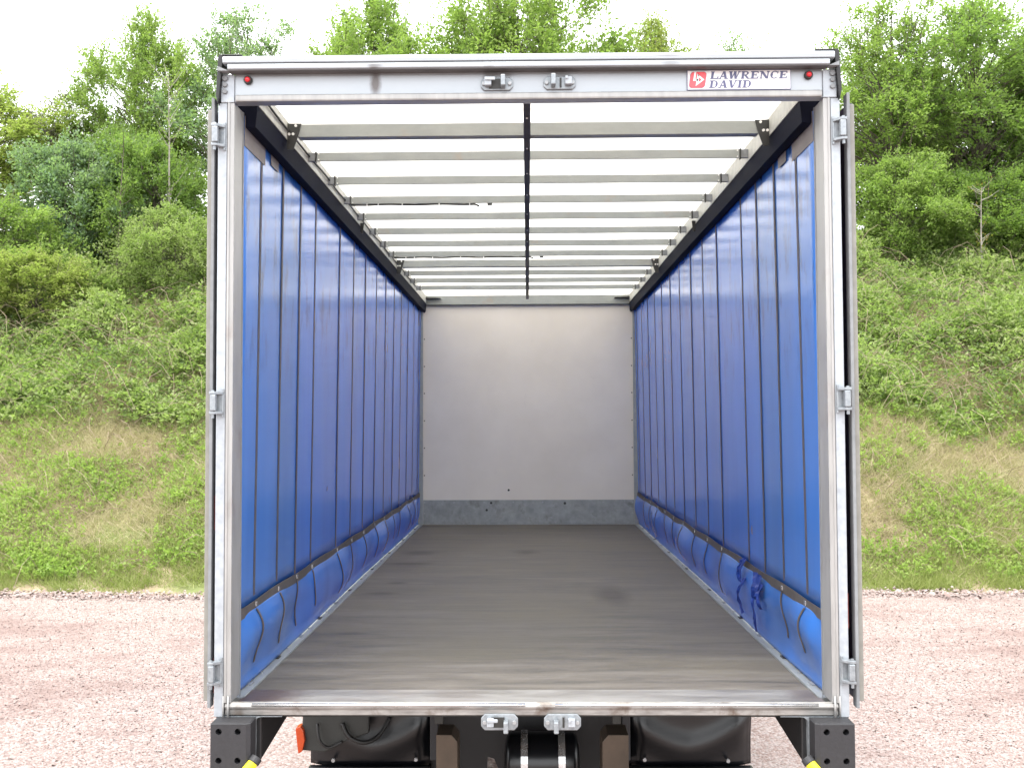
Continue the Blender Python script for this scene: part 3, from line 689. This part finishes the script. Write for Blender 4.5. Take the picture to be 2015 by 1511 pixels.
# --- rubber buffers with bolt holes
def buffer(s):
    xa, xb = (-1.262, -1.103) if s < 0 else (1.112, 1.268); ia, ib = (.004, .016) if s < 0 else (.018, .004)
    top = 1.2165; yf = -.095; b = MB(); hx = [-1.226, -1.151] if s < 0 else [1.155, 1.230]
    hz_ = [1.184, 1.072, .96, .85]; r = .0125
    zs = [1.212]+[(hz_[i]+hz_[i+1])/2 for i in range(3)]+[.76]; xsx = [xa+ia, (hx[0]+hx[1])/2, xb-ib]
    n = 16
    for i in range(4):
        for j in range(2):
            z1, z0 = zs[i], zs[i+1]; x0, x1 = xsx[j], xsx[j+1]; cx, cz = hx[j], hz_[i]
            ring = [(cx+r*math.cos(2*math.pi*(k+.5)/n), cz+r*math.sin(2*math.pi*(k+.5)/n)) for k in range(n)]
            out = []
            for k in range(n):
                a = 2*math.pi*(k+.5)/n; c, d = math.cos(a), math.sin(a)
                t = min(((x1-cx) if c > 0 else (cx-x0))/max(abs(c), 1e-6), ((z1-cz) if d > 0 else (cz-z0))/max(abs(d), 1e-6))
                out.append((cx+c*t, cz+d*t))
            for k, (qx, qz) in ((k, (qx, qz)) for k in range(n) for (qx, qz) in ((x0, z0), (x0, z1), (x1, z0), (x1, z1))):
                pass
            v = [(p[0], yf, p[1]) for p in out]+[(p[0], yf, p[1]) for p in ring]+[(p[0], yf+.045, p[1]) for p in ring]+[(cx, yf+.045, cz)]
            corners = [(x1, z1), (x0, z1), (x0, z0), (x1, z0)]
            v += [(p[0], yf, p[1]) for p in corners]
            f = [(k, (k+1) % n, n+(k+1) % n, n+k) for k in range(n)]+[(n+k, n+(k+1) % n, 2*n+(k+1) % n, 2*n+k) for k in range(n)]+[(2*n+k, 2*n+(k+1) % n, 3*n) for k in range(n)]
            for ci, (px, pz) in enumerate(corners):
                ang = math.atan2(pz-cz, px-cx) % (2*math.pi); k = int(math.floor(ang/(2*math.pi)*n-.5)) % n
                f.append((k, 3*n+1+ci, (k+1) % n))
            b.add(v, f)
    X0, X1, x0, x1 = xa, xb, xa+ia, xb-ib; Z1, z1, z0 = top, 1.212, .76
    yb, yc = -.006, yf+.012
    # chamfered top, cheeks
    b.add([(x0, yf, z1), (x1, yf, z1), (X1-.006, yf+.012, Z1), (X0+.006, yf+.012, Z1), (X1-.006, yb, Z1), (X0+.006, yb, Z1)], [(0, 1, 2, 3), (3, 2, 4, 5)])
    for (xi, xo) in ((x0, X0), (x1, X1)):
        xt = xo+.006 if xo == X0 else xo-.006
        b.add([(xi, yf, z0), (xo, yc, z0), (xo, yc, z1), (xi, yf, z1), (xt, yf+.012, Z1), (xo, yb, z0), (xo, yb, z1), (xt, yb, Z1)],
              [(0, 1, 2, 3), (3, 2, 4), (1, 5, 6, 2), (2, 6, 7, 4)])
    b.add([(X0, yb, z0), (X1, yb, z0), (X1, yb, Z1), (X0, yb, Z1)], [(0, 1, 2, 3)]); b.add([(x0, yf, z0), (x1, yf, z0), (X1, yb, z0), (X0, yb, z0)], [(0, 1, 2, 3)])
    o = b.build('rubber_buffer', M['rubber'], lorry)
    for i in range(4):
        for j in range(2):
            MB().tube([(hx[j], yf+.0445, hz_[i]), (hx[j], yf+.032, hz_[i])], .0075, 6).build('buffer_bolt', M['chassis'], o)
buffer(-1); buffer(1)

# --- deck
MB().box(-1.19, 1.19, .278, LEN, FZ-.03, FZ).build('load_floor', M['floor'], lorry)
MB().box(-1.205, 1.205, .022, .276, FZ-.03, FZ+.002).build('threshold_plate', M['plate'], lorry, .002)
sill = MB().prism([(0, 1.222), (.02, 1.218), (.02, 1.27), (.008, 1.274), (-.004, 1.268), (-.008, 1.256), (-.004, 1.246), (-.001, 1.244)], -1.23, 1.23, 'x').build('rear_sill', M['sill'], lorry, .002)
MB().tube([(-1.12, -.004, 1.2635), (-.02, -.004, 1.2635)], .0072, 8).build('bright_nosing', M['bright'], sill, 0, True)
MB().tube([(.1, -.004, 1.2635), (1.15, -.004, 1.2635)], .006, 8).build('bright_nosing', M['bright'], sill, 0, True)
for s in (-1, 1):   # corner plates with a rounded inner corner, below the sill
    pts = [(s*1.265, .8), (s*1.265, 1.2175), (s*1.00, 1.2175), (s*1.00, 1.2155)]+[(s*(1.083+.026*math.sin(a)), 1.189+.026*math.cos(a)) for a in [i*math.pi/2/6 for i in range(7)]]+[(s*1.109, 1.10), (s*1.12, .8)]
    MB().prism(pts, 0, .03).build('corner_plate', M['plated'], lorry)
    MB().tube([(s*1.235, -.008, 1.205), (s*1.235, -.008, 1.30)], .0035, 8).tube([(s*1.215, -.010, 1.205), (s*1.215, -.010, 1.30)], .005, 8).build('weld_studs', M['extrusion'], lorry, 0, True)
for s in (-1, 1):
    sr = MB().box(min(s*1.192, s*1.258), max(s*1.192, s*1.258), .15, LEN, FZ-.06, FZ+.003).box(min(s*1.192, s*1.198), max(s*1.192, s*1.198), .15, LEN, FZ+.003, FZ+.008).build('floor_side_rail', M['bulkpost'], lorry, .002)
    MB().box(min(s*1.26, s*1.275), max(s*1.26, s*1.275), .15, LEN, 1.08, 1.262).build('outer_rave', M['zinc'], lorry)
    for k in range(14):
        y = .34+k*.5
        MB().box(s*1.228-.009, s*1.228+.009, y, y+.055, FZ+.003, FZ+.0075).build('lashing_slot', M['gusset'] if k % 2 else M['seal'], sr)
        MB().tube([(s*1.226, y+.22, FZ+.003), (s*1.226, y+.22, FZ+.009)], .008, 8).build('rail_bolt', M['bolt'], sr)
# lock keepers
def keeper(x, z, tongue_side, low=False):
    y = -.002; b = MB(); w_, h_ = (.066, .027) if not low else (.074, .032)
    pts = [(x+w_*cx, z+h_*cz) for cx, cz in ((-1, -.5), (-1, .5), (-.8, 1), (.8, 1), (1, .5), (1, -.5), (.8, -1), (-.8, -1))]
    k = b.prism(pts, y-.008, y).build('lock_keeper', M['plated'], lorry, .003)
    sx = tongue_side
    MB().box(x-sx*.036-.014, x-sx*.036+.014, y-.034, y-.008, z-.013, z+.019).box(x-sx*.036-.014, x-sx*.020+.014, y-.040, y-.034, z+.006, z+.020).build('keeper_hook', M['zinc'], k, .004)
    MB().box(x+sx*.026-.0095, x+sx*.026+.0095, y-.052, y-.008, z-.02-(.014 if low else 0), z+.026-(.014 if low else 0)).build('keeper_tongue', M['plated'], k, .004)
    MB().box(x-sx*.02-.012, x+sx*.01+.01, y-.0125, y-.008, z-.02, z+.02).build('keeper_recess', M['gusset'], k)
    for q in (-1, 1):
        MB().tube([(x+q*w_*.80, y-.008, z), (x+q*w_*.80, y-.017, z)], .0085, 8).build('keeper_bolt', M['bolt'], k, .001)
keeper(-.125, 3.780, 1); keeper(.132, 3.782, -1); keeper(-.123, 1.197, 1, True); keeper(.129, 1.197, -1, True)

# --- rear frame
for s in (-1, 1):
    post = MB().prism([(s*1.274, -.004), (s*1.236, -.004), (s*1.236, .10), (s*1.274, .10)], 1.215, 3.712, 'z').build('rear_post', M['zinc'], lorry, .003)
    MB().prism([(s*1.233, -.009), (s*1.224, -.009), (s*1.222, -.004), (s*1.206, -.004), (s*1.206, .125), (s*1.233, .125)], 1.272, 3.712, 'z').build('post_trim', M['extrusion'], post, .0015)
    MB().box(min(s*1.2055, s*1.2035), max(s*1.2055, s*1.2035), .118, .130, 1.256, 3.712).build('post_seal', M['seal'], post)
# header: face, stepped gutter with a rounded nose, lower lip
hd = MB().prism([(0, 3.716), (.05, 3.716), (.05, 3.857), (0, 3.857)], -1.205, 1.205, 'x').build('header_beam', M['header'], lorry)
MB().prism([(-.012, 3.716), (-.001, 3.716), (-.001, 3.744), (-.009, 3.744), (-.014, 3.738), (-.014, 3.722)], -1.2, 1.2, 'x').build('header_lip', M['extrusion'], hd, .001)
MB().prism([(-.001, 3.857), (-.001, 3.8345), (-.050, 3.8345), (-.055, 3.837), (-.056, 3.853), (-.052, 3.857)], -1.222, 1.222, 'x').build('gutter_ledge', M['header'], hd, .002)
MB().box(-1.22, 1.22, -.050, -.001, 3.8305, 3.8338).build('ledge_underside_shade', M['grime_and_shade'], hd)  # dark strip that paints in the shade beneath the ledge
MB().prism([(.05, 3.861), (-.044, 3.861), (-.052, 3.864), (-.054, 3.877), (-.050, 3.888), (-.040, 3.893), (.05, 3.897)], -1.243, 1.243, 'x').build('gutter_cap', M['header'], hd, .001)
for s in (-1, 1):
    # dark strap that wraps the top corner
    MB().prism([(s*1.25, 3.900), (s*1.17, 3.900), (s*1.17, 3.906), (s*1.262, 3.906), (s*1.268, 3.898), (s*1.276, 3.74), (s*1.268, 3.70), (s*1.262, 3.74), (s*1.25, 3.87)], -.03, .06).build('corner_strap', M['chassis'], lorry, .002)
    cp = MB().box(min(s*1.206, s*1.262), max(s*1.206, s*1.262), -.008, .05, 3.713, 3.829).build('corner_plate', M['zinc'], lorry, .003)
    MB().prism([(s*1.262, 3.850), (s*1.262, 3.832), (s*1.22, 3.832)], -.048, -.009).build('corner_gusset', M['seal'], cp)
    for z in (3.812, 3.786, 3.758):
        MB().tube([(s*1.244, -.008, z), (s*1.244, -.017, z)], .0105 if z < 3.8 else .012, 12).build('corner_bolt', M['seal'], cp, .002)
    xl = -1.15 if s < 0 else 1.148
    ml = MB().tube([(xl, -.001, 3.805), (xl, -.012, 3.805), (xl, -.016, 3.805)], [.0175, .0175, .0145], 20).build('marker_lamp', M['gusset'], lorry, 0, True, 40)
    MB().tube([(xl, -.016, 3.805), (xl, -.022, 3.805), (xl, -.026, 3.805)], [.0115, .010, .004], 16).build('lamp_lens', M['lens_red'], ml, 0, True)
# hinges
def hinge(s, z):
    xo = s*1.272
    h = MB().box(min(xo-s*.022, xo-s*.032), max(xo-s*.022, xo-s*.032), -.012, -.004, z-.058, z+.058)
    h.box(min(xo-s*.03, xo+s*.003), max(xo-s*.03, xo+s*.003), -.010, -.0045, z-.045, z+.045)
    for q in (-1, 1):
        h.prism([(xo-s*.03, -.009), (xo-s*.03, -.016), (xo-s*.004, -.046), (xo+s*.018, -.046), (xo+s*.018, -.028), (xo+s*.002, -.009)], z+q*.040-.006, z+q*.040+.006, 'z')
    o = h.build('door_hinge', M['plated'], lorry, .002)
    MB().box(min(xo-s*.010, xo+s*.014), max(xo-s*.010, xo+s*.014), -.050, -.024, z-.033, z+.033).build('hinge_knuckle', M['plated'], o, .004)
    MB().tube([(xo+s*.006, -.034, z-.062), (xo+s*.006, -.034, z+.052)], .0065, 10).build('hinge_pin', M['plated'], o, 0, True, 40)
for s in (-1, 1):
    for z in ((3.572, 2.478, 1.395) if s < 0 else (3.577, 2.484, 1.401)): hinge(s, z)
# folded doors against the sides
for s in (-1, 1):
    a0, a1 = (1.289, 1.322) if s < 0 else (1.303, 1.338)
    d = MB().box(min(s*(a0+.013), s*a1), max(s*(a0+.013), s*a1), .03, 1.22, 1.27, 3.70).build('rear_door', M['door_skin'], lorry, .003)
    MB().box(min(s*(a0+.014), s*a1), max(s*(a0+.014), s*a1), .012, .0295, 1.275, 3.69).build('door_edge', M['door_edge'], d, .003)
    MB().prism([(s*a0, .0), (s*(a0+.012), -.004), (s*(a0+.0125), .028), (s*(a0+.002), .05)], 1.25, 3.735, 'z').build('door_seal', M['seal'], d, .002)
    MB().box(min(s*1.278, s*1.2885), max(s*1.278, s*1.2885), .05, .5, 1.3, 3.68).build('door_inner_lining', M['door_red'] if s > 0 else M['door_skin'], d)
    for z in ((1.34, 2.0) if s < 0 else (1.6,)):
        MB().box(min(s*1.277, s*1.2885), max(s*1.277, s*1.2885), .035, .0495, z-.04, z+.1).build('reflex_strip', M['door_red'], d)

# --- curtains
STR = [.42, .83, 1.22, 1.60, 2.352, 2.872, 3.392, 3.94, 4.471, 5.010, 5.525, 6.082, 6.613, 7.12]
def cx_at(z):     # inner face of the curtain, leaning in slightly towards the rail
    if z >= 1.6: return 1.232-.027*(z-1.6)/2.1
    t = (1.6-z)/.345
    return 1.232-.038*math.sin(min(1, t*1.15)*math.pi)*(1-.25*t)+.008*t
rw = random.Random(5)
for s in (-1, 1):
    ph = 1.0 if s < 0 else 2.3
    def wob(y): return .010*math.sin(y*3.1+ph)+.007*math.sin(y*7.3+ph*2)
    def sk(y, z):
        t = max(0, (1.6-z)/.345); near = .2+.8*math.exp(-max(0, y-.2)/2.5); q = min(1, max(0, (y-.13)/.22)); q = q*q*(3-2*q)
        x = 1.232+.006*t+(cx_at(z)-1.232-.006*t)*(.25+.75*q)-wob(y)*math.sin(min(1, t)*math.pi)*1.3*q
        return x - q*.012*near*math.sin(min(1, t)*math.pi*2+y*1.3)*min(1, t*2)
    cur = MB().grid(lambda y, z: (s*(cx_at(z)+.0015*math.sin(y*5+z)), y, z), np.linspace(.129, LEN-.01, 90), np.linspace(1.588, 3.70, 24)).build('side_curtain', M['curtain'], lorry, 0, True)
    if s > 0: cur['label'] = 'right-hand curtain with a torn hem'
    sod = cur.modifiers.new('thick', 'SOLIDIFY'); sod.thickness = .0015; sod.offset = 0
    skt = MB().grid(lambda y, z: (s*sk(y, z), y, z), np.linspace(.129, LEN-.01, 220), np.linspace(1.258, 1.586, 22)).build('curtain_skirt', M['curtain'], cur, 0, True)
    skt.modifiers.new('thick', 'SOLIDIFY').thickness = .0015
    MB().grid(lambda y, z: (s*(cx_at(1.6)-.009), y, z-.004*math.sin(y*6)), np.linspace(.128, LEN-.01, 110), [1.566, 1.612]).build('hem_band', M['web'], cur).modifiers.new('thick', 'SOLIDIFY').thickness = .003
    for i, y in enumerate(STR):
        MB().ribbon([(s*(cx_at(z)-.002), y, z) for z in np.linspace(1.61, 3.69, 8)], .030, (0, 1, 0), .002, (-s, 0, 0)).build('strap', M['strap'], cur)
        if i < 13 and not (s > 0 and i in (2, 3)):
            MB().box(min(s*(1.2215), s*1.214), max(s*1.2215, s*1.214), y-.013, y+.013, 1.583, 1.604).build('buckle', M['bright'], cur, .002)
            ln = rw.uniform(.20, .26); sway = rw.uniform(-.03, .05); pts = []
            for k in range(10):
                t = k/9; z = 1.572-ln*t; yy = y+sway*t+.02*math.sin(t*5+i)
                pts.append((s*(sk(yy, z)-.0045), yy, z))
            MB().ribbon(pts, .022, (0, 1, 0), .002, (-s, 0, 0)).build('strap_tail', M['web'], cur)
    # repair patches near the top
    for (y0, y1, z0, z1) in ((.13, .47, 3.572, 3.70), (.575, .72, 3.602, 3.70)):
        MB().grid(lambda y, z: (s*(cx_at(z)-.0055), y, z), [y0, y1], [z0, z1]).build('repair_patch', M['patch'], cur).modifiers.new('thick', 'SOLIDIFY').thickness = .001
    if s > 0:   # torn hem: rags hanging over the skirt
        for (yc, z1, z0, wd_) in ((1.62, 1.64, 1.50, .10), (1.60, 1.53, 1.33, .05), (1.24, 1.60, 1.47, .16), (1.28, 1.50, 1.29, .05), (1.14, 1.56, 1.44, .06)):
            pts = []
            for k in range(9):
                t = k/8; z = z1+(z0-z1)*t; yy = yc+.03*math.sin(t*4+yc*7); pts.append((s*(min(cx_at(z), 1.215)-.012-.02*math.sin(t*3)-.006*rw.random()), yy, z))
            b = MB()
            for k in range(9):
                x, y, z = pts[k]; hw = wd_/2*(1-.5*k/8)*rw.uniform(.7, 1.2)
                b.v += [(x, y-hw, z), (x-.012*rw.random(), y-hw*.3, z), (x+.004, y+hw*.3, z), (x-.010*rw.random(), y+hw, z-.01*rw.random())]
            for k in range(8):
                for j in range(3): b.f.append((4*k+j, 4*k+j+1, 4*k+j+5, 4*k+j+4))
            b.build('torn_rag', M['torn'], cur).modifiers.new('thick', 'SOLIDIFY').thickness = .002
for (s_, y, z, w2, h2, mt) in ((-1, 5.06, 1.98, .02, .13, 'grime_and_shade'), (-1, 4.86, 1.72, .03, .06, 'torn'), (1, 5.55, 2.12, .012, .14, 'rivet'), (1, 1.52, 1.80, .03, .05, 'patch'), (-1, 2.05, 2.0, .02, .03, 'grime_and_shade'), (-1, 5.5, 2.02, .010, .12, 'rivet')):
    pts = [(y-w2/2, z-h2/2), (y+w2*.2, z-h2*.4), (y+w2/2, z), (y+w2*.1, z+h2/2), (y-w2*.3, z+h2*.3), (y-w2*.4, z)]
    x = s_*(cx_at(z)-.0026)
    par = [c for c in lorry.children if c.name.startswith('side_curtain')][0 if s_ < 0 else 1]
    MB().prism([(a, b) for a, b in pts], x-.0004, x+.0004, 'x').build('curtain_scuff', M[mt], par)
# --- curtain rails and roof edge trims
for s in (-1, 1):
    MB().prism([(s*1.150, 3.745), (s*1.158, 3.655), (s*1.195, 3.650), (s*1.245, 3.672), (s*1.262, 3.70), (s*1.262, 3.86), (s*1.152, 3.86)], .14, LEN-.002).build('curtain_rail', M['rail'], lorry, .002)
    MB().prism([(s*1.1515, 3.748), (s*1.1465, 3.748), (s*1.1465, 3.834), (s*1.1515, 3.834)], .052, LEN-.012).build('roof_edge_trim', M['side_strip'], lorry)
cb = MB().tube([(-1.137+.002*math.sin(y*9), y, 3.786+.003*math.sin(y*5.5)) for y in np.linspace(.1, 6.2, 60)], .0055, 6).build('lighting_cable', M['black_cable'], lorry, 0, True)
# --- roof bows
for i in range(12):
    y = .67+.5105*i if i else .67
    y = [.67, 1.119, 1.642, 2.153, 2.659, 3.182, 3.700, 4.18, 4.738, 5.243, 5.738, 6.267][i]
    big = i in (0, 8); dep = .062 if big else .010; h = .062 if big else .047
    zb = 3.760
    bw = MB().box(-1.10, 1.10, y, y+dep, zb, zb+h).build('roof_bow', M['bow'], lorry, .002)
    if not big:
        MB().box(-1.10, 1.10, y+.0105, y+.03, zb+h-.006, zb+h).build('bow_flange', M['bow'], bw)
    for s in (-1, 1):
        if big:
            pts = [(s*1.080, zb+.064), (s*1.146, zb+.064), (s*1.146, zb-.06), (s*1.118, zb-.062), (s*1.10, zb-.012)]
            g_ = MB().prism(pts, y-.008, y-.001).build('gusset', M['gusset'], bw)
            for (bx, bz) in ((1.105, zb+.052), (1.118, zb+.012), (1.137, zb+.012)):
                MB().tube([(s*bx, y-.008, bz), (s*bx, y-.014, bz)], .0065, 10).build('gusset_bolt', M['rivet'], bw)
        else:
            MB().box(min(s*1.1015, s*1.108), max(s*1.1015, s*1.108), y-.006, y+.02, zb-.004, zb+h+.003).build('bow_end', M['gusset'], bw)
            MB().box(min(s*1.109, s*1.146), max(s*1.109, s*1.146), y-.002, y+.02, zb+.002, zb+h-.002).build('bow_socket', M['seal'], bw)
            for z in (zb+.008, zb+h-.008):
                MB().tube([(s*1.09, y, z), (s*1.09, y-.004, z)], .004, 6).build('bow_rivet', M['rivet'], bw)
    if i in (3, 7):
        xe = -.33 if i == 3 else .02
        cbl = MB().tube([(x, y+.002, zb-.006+.002*math.sin(x*20)) for x in np.linspace(-1.10, xe, 24)]+[(xe+.03, y+.002, zb-.018)], .0065, 6).build('bow_cable', M['black_cable'], bw, 0, True)
        for x in (-1.0, -.93, -.78, -.55, -.36): MB().tube([(x-.003, y+.002, zb-.006), (x+.003, y+.002, zb-.006)], .0085, 8).build('cable_tie', M['tie'], bw)
        MB().box(xe+.08, xe+.11, y-.003, y+.008, zb-.014, zb-.002).build('cable_clip', M['black_cable'], bw)
for i in (5,):
    for s in (-1, 1):
        y = 2.78; MB().prism([(s*1.12, 3.765), (s*1.146, 3.765), (s*1.146, 3.70), (s*1.13, 3.69)], y, y+.006).build('rail_gusset', M['gusset'], lorry)
cr = MB().box(-.018, .014, .06, 6.95, 3.744, 3.757).build('centre_rail', M['strap'], lorry, .002)
MB().box(-.006, .002, .06, 6.94, 3.7405, 3.7437).build('rail_groove', M['gusset'], cr)
for y in (.33, .83, 1.33, 1.85, 2.4, 2.95, 3.4):
    MB().tube([(-.002, y, 3.7405), (-.002, y, 3.737)], .0042, 8).build('rail_rivet', M['rivet'], cr)
MB().box(-1.262, 1.262, .052, LEN, RZ, RZ+.003).build('roof_sheet', M['roof'], lorry)

# --- bulkhead
bh = MB().box(-1.255, 1.255, LEN, LEN+.03, 1.20, 3.90).build('bulkhead_panel', M['bulkhead'], lorry)
MB().box(-1.186, 1.186, LEN-.006, LEN-.001, FZ+.002, 1.528).build('kick_plate', M['kick'], bh)
MB().box(-1.15, 1.15, LEN-.045, LEN-.001, 3.732, 3.905-.07).build('bulkhead_beam', M['bow'], lorry, .003)
MB().box(-1.15, 1.15, LEN-.05, LEN-.0455, 3.722, 3.731).build('beam_flange_shade', M['chassis'], lorry)  # flange coloured dark to stand for the shadow below the beam
for s in (-1, 1):
    MB().prism([(s*1.187, LEN-.03), (s*1.256, LEN-.03), (s*1.256, LEN-.001), (s*1.187, LEN-.001)], FZ+.009, 3.72, 'z').build('bulkhead_post', M['bulkpost'], lorry, .003)
    MB().box(min(s*1.17, s*1.1855), max(s*1.17, s*1.1855), LEN-.004, LEN-.0005, 1.53, 3.70).build('edge_moulding', M['bulkhead'], bh)
    MB().prism([(s*1.146, 3.792), (s*1.146, 3.806), (s*.98, 3.799)], LEN-.12, LEN-.047).build('beam_bracket', M['gusset'], lorry)
    MB().box(min(s*1.095, s*1.146), max(s*1.095, s*1.146), LEN-.056, LEN-.051, 3.81, 3.834).build('beam_end_plate', M['bow'], lorry)
    for z in (3.65, 3.345, 3.035, 2.73, 2.42, 2.113, 1.805):
        MB().tube([(s*1.172, LEN-.0045, z), (s*1.172, LEN-.012, z)], .0075, 8).build('panel_screw', M['chassis'], bh)
    for z in (1.50, 1.38): MB().tube([(s*1.172, LEN-.0065, z), (s*1.172, LEN-.013, z)], .009, 8).build('plate_bolt', M['bolt'], bh)
for x, z, r in ((-.84, 1.50, .010), (-.50, 1.502, .010), (-.42, 1.495, .014), (-.17, 1.503, .010), (.16, 1.502, .010), (.41, 1.49, .015), (.84, 1.5, .010), (-.47, 1.415, .014)):
    MB().tube([(x, LEN-.0065, z), (x, LEN-.014, z)], r, 8).build('plate_bolt', M['gusset'] if r > .012 else M['bolt'], bh)
MB().tube([(-.222, LEN-.001, 1.638), (-.222, LEN-.006, 1.638)], .013, 12).build('plug', M['gusset'], bh)

# --- name plate
pl = MB().box(.653, 1.077, -.005, -.001, 3.7475, 3.8305).build('name_plate', M['sign_navy'], lorry)
MB().box(.656, 1.074, -.0065, -.0052, 3.7505, 3.8275).build('plate_face', M['sign_white'], pl)
def flat(polys, y, name, mat, ox, oz, sx, sz, shear=.14):
    b = MB()
    for p in polys: b.prism([(ox+(u*sx+shear*(w_)*sz), oz+w_*sz) for u, w_ in p], y-.0008, y)
    return b.build(name, mat, pl)
# emblem: rounded red badge, a white line turning into an arrow head with a red core
def rrect(x0, x1, z0, z1, r, n=6):
    P = []
    for cx, cz, a0 in ((x1-r, z1-r, 0), (x0+r, z1-r, 90), (x0+r, z0+r, 180), (x1-r, z0+r, 270)):
        P += [(cx+r*math.cos(math.radians(a0+90*i/n)), cz+r*math.sin(math.radians(a0+90*i/n))) for i in range(n+1)]
    return P
e0 = (.659, 3.756)
flat([rrect(0, 1, 0, 1, .2)], -.0070, 'emblem_border', M['sign_navy'], e0[0], e0[1], .066, .067)
flat([rrect(.02, .98, .02, .98, .19)], -.0082, 'emblem', M['sign_red'], e0[0]+.0002, e0[1], .066, .067)
white = [[(.22, .98), (.34, .98), (.34, .52), (.22, .42)], [(.22, .42), (.34, .55), (.52, .55), (.52, .42)], [(.42, .88), (.56, .76), (.56, .28), (.42, .10)],
         [(.42, .88), (.90, .50), (.74, .49), (.54, .66)], [(.42, .10), (.54, .32), (.74, .49), (.90, .50)]]
flat(white, -.0094, 'emblem_line', M['sign_white'], e0[0], e0[1], .066, .067)
TH, TN, SF = .24, .13, .10
def glyph(ch):
    q = lambda *p: list(p)
    V = lambda x0, x1, z0=0, z1=1: q((x0, z0), (x1, z0), (x1, z1), (x0, z1))
    D = lambda xa, za, xb, zb, t: q((xa-t/2, za), (xa+t/2, za), (xb+t/2, zb), (xb-t/2, zb))
    ser = lambda x, z, w=.36: q((x-w/2, z), (x+w/2, z), (x+w/2, z+SF), (x-w/2, z+SF))
    def arc(cx, cz, rx, rz, a0, a1, t0, t1, n=9):
        P = []
        for i in range(n):
            a = math.radians(a0+(a1-a0)*i/n); b_ = math.radians(a0+(a1-a0)*(i+1)/n)
            f = lambda an, k: (cx+(rx-k*(t0+(t1-t0)*abs(math.sin(an))))*math.cos(an), cz+(rz-k*t1)*math.sin(an))
            P.append([f(a, 0), f(b_, 0), f(b_, 1), f(a, 1)])
        return P
    if ch == 'L': return [V(.12, .12+TH), ser(.24, 0), ser(.24, 1-SF), V(.12, .85, 0, .12), q((.72, 0), (.85, 0), (.88, .34), (.78, .34))], .92
    if ch == 'A': return [D(.14, 0, .44, 1, .11), D(.74, 0, .47, 1, TH), V(.25, .68, .26, .37), ser(.12, 0, .30), ser(.76, 0, .38)], .98
    if ch == 'W': return [D(.32, 0, .16, 1, TH), D(.34, 0, .60, 1, .10), D(.76, 0, .60, 1, TH), D(.78, 0, 1.04, 1, .10), ser(.16, 1-SF, .38), ser(.62, 1-SF, .3), ser(1.04, 1-SF, .28)], 1.22
    if ch == 'R': return [V(.12, .12+TH), ser(.24, 0), V(.04, .5, 1-SF, 1), V(.3, .5, .44, .54)]+arc(.5, .74, .30, .26, -90, 90, .2, .1)+[D(.80, 0, .5, .46, .22), ser(.84, 0, .26)], 1.0
    if ch == 'E': return [V(.12, .12+TH), V(.02, .80, 0, .12), V(.02, .78, .88, 1), V(.3, .60, .45, .55), q((.68, 0), (.80, 0), (.84, .30), (.76, .30)), q((.68, 1), (.78, 1), (.80, .72), (.72, .72)), V(.55, .62, .36, .64)], .92
    if ch == 'N': return [V(.14, .25), V(.80, .91), D(.82, 0, .20, 1, TH+.02), ser(.19, 0, .3), ser(.12, 1-SF, .3), ser(.86, 1-SF, .3)], 1.06
    if ch == 'C': return arc(.48, .5, .42, .52, 48, 312, .25, .11, 14)+[q((.72, .68), (.82, .66), (.84, 1.0), (.76, 1.0))], .95
    if ch == 'D': return [V(.12, .12+TH), V(.02, .5, 0, .11), V(.02, .5, .89, 1)]+arc(.46, .5, .42, .5, -90, 90, .25, .11, 10), .98
    if ch == 'V': return [D(.42, 0, .18, 1, TH), D(.46, 0, .76, 1, .11), ser(.18, 1-SF, .38), ser(.76, 1-SF, .30)], .94
    if ch == 'I': return [V(.12, .12+TH), ser(.24, 0, .42), ser(.24, 1-SF, .42)], .52
def word(txt, x0, x1, z0, h, name):
    gl = [glyph(c) for c in txt]; tot = sum(g_[1] for g_ in gl); sx = (x1-x0)/tot; polys = []; u = 0
    for g_, adv in gl: polys += [[(p[0]+u, p[1]) for p in P] for P in g_]; u += adv
    b = MB()
    for j, p in enumerate(polys):
        dy = .00003*(j % 7); b.prism([(x0+uu*sx+.16*ww*h, z0+ww*h) for uu, ww in p], -.0080-dy, -.0066+dy)
    return b.build(name, M['sign_navy'], pl)
word('LAWRENCE', .745, 1.063, 3.7925, .031, 'upper_lettering')
word('DAVID', .741, .915, 3.7555, .031, 'lower_lettering')
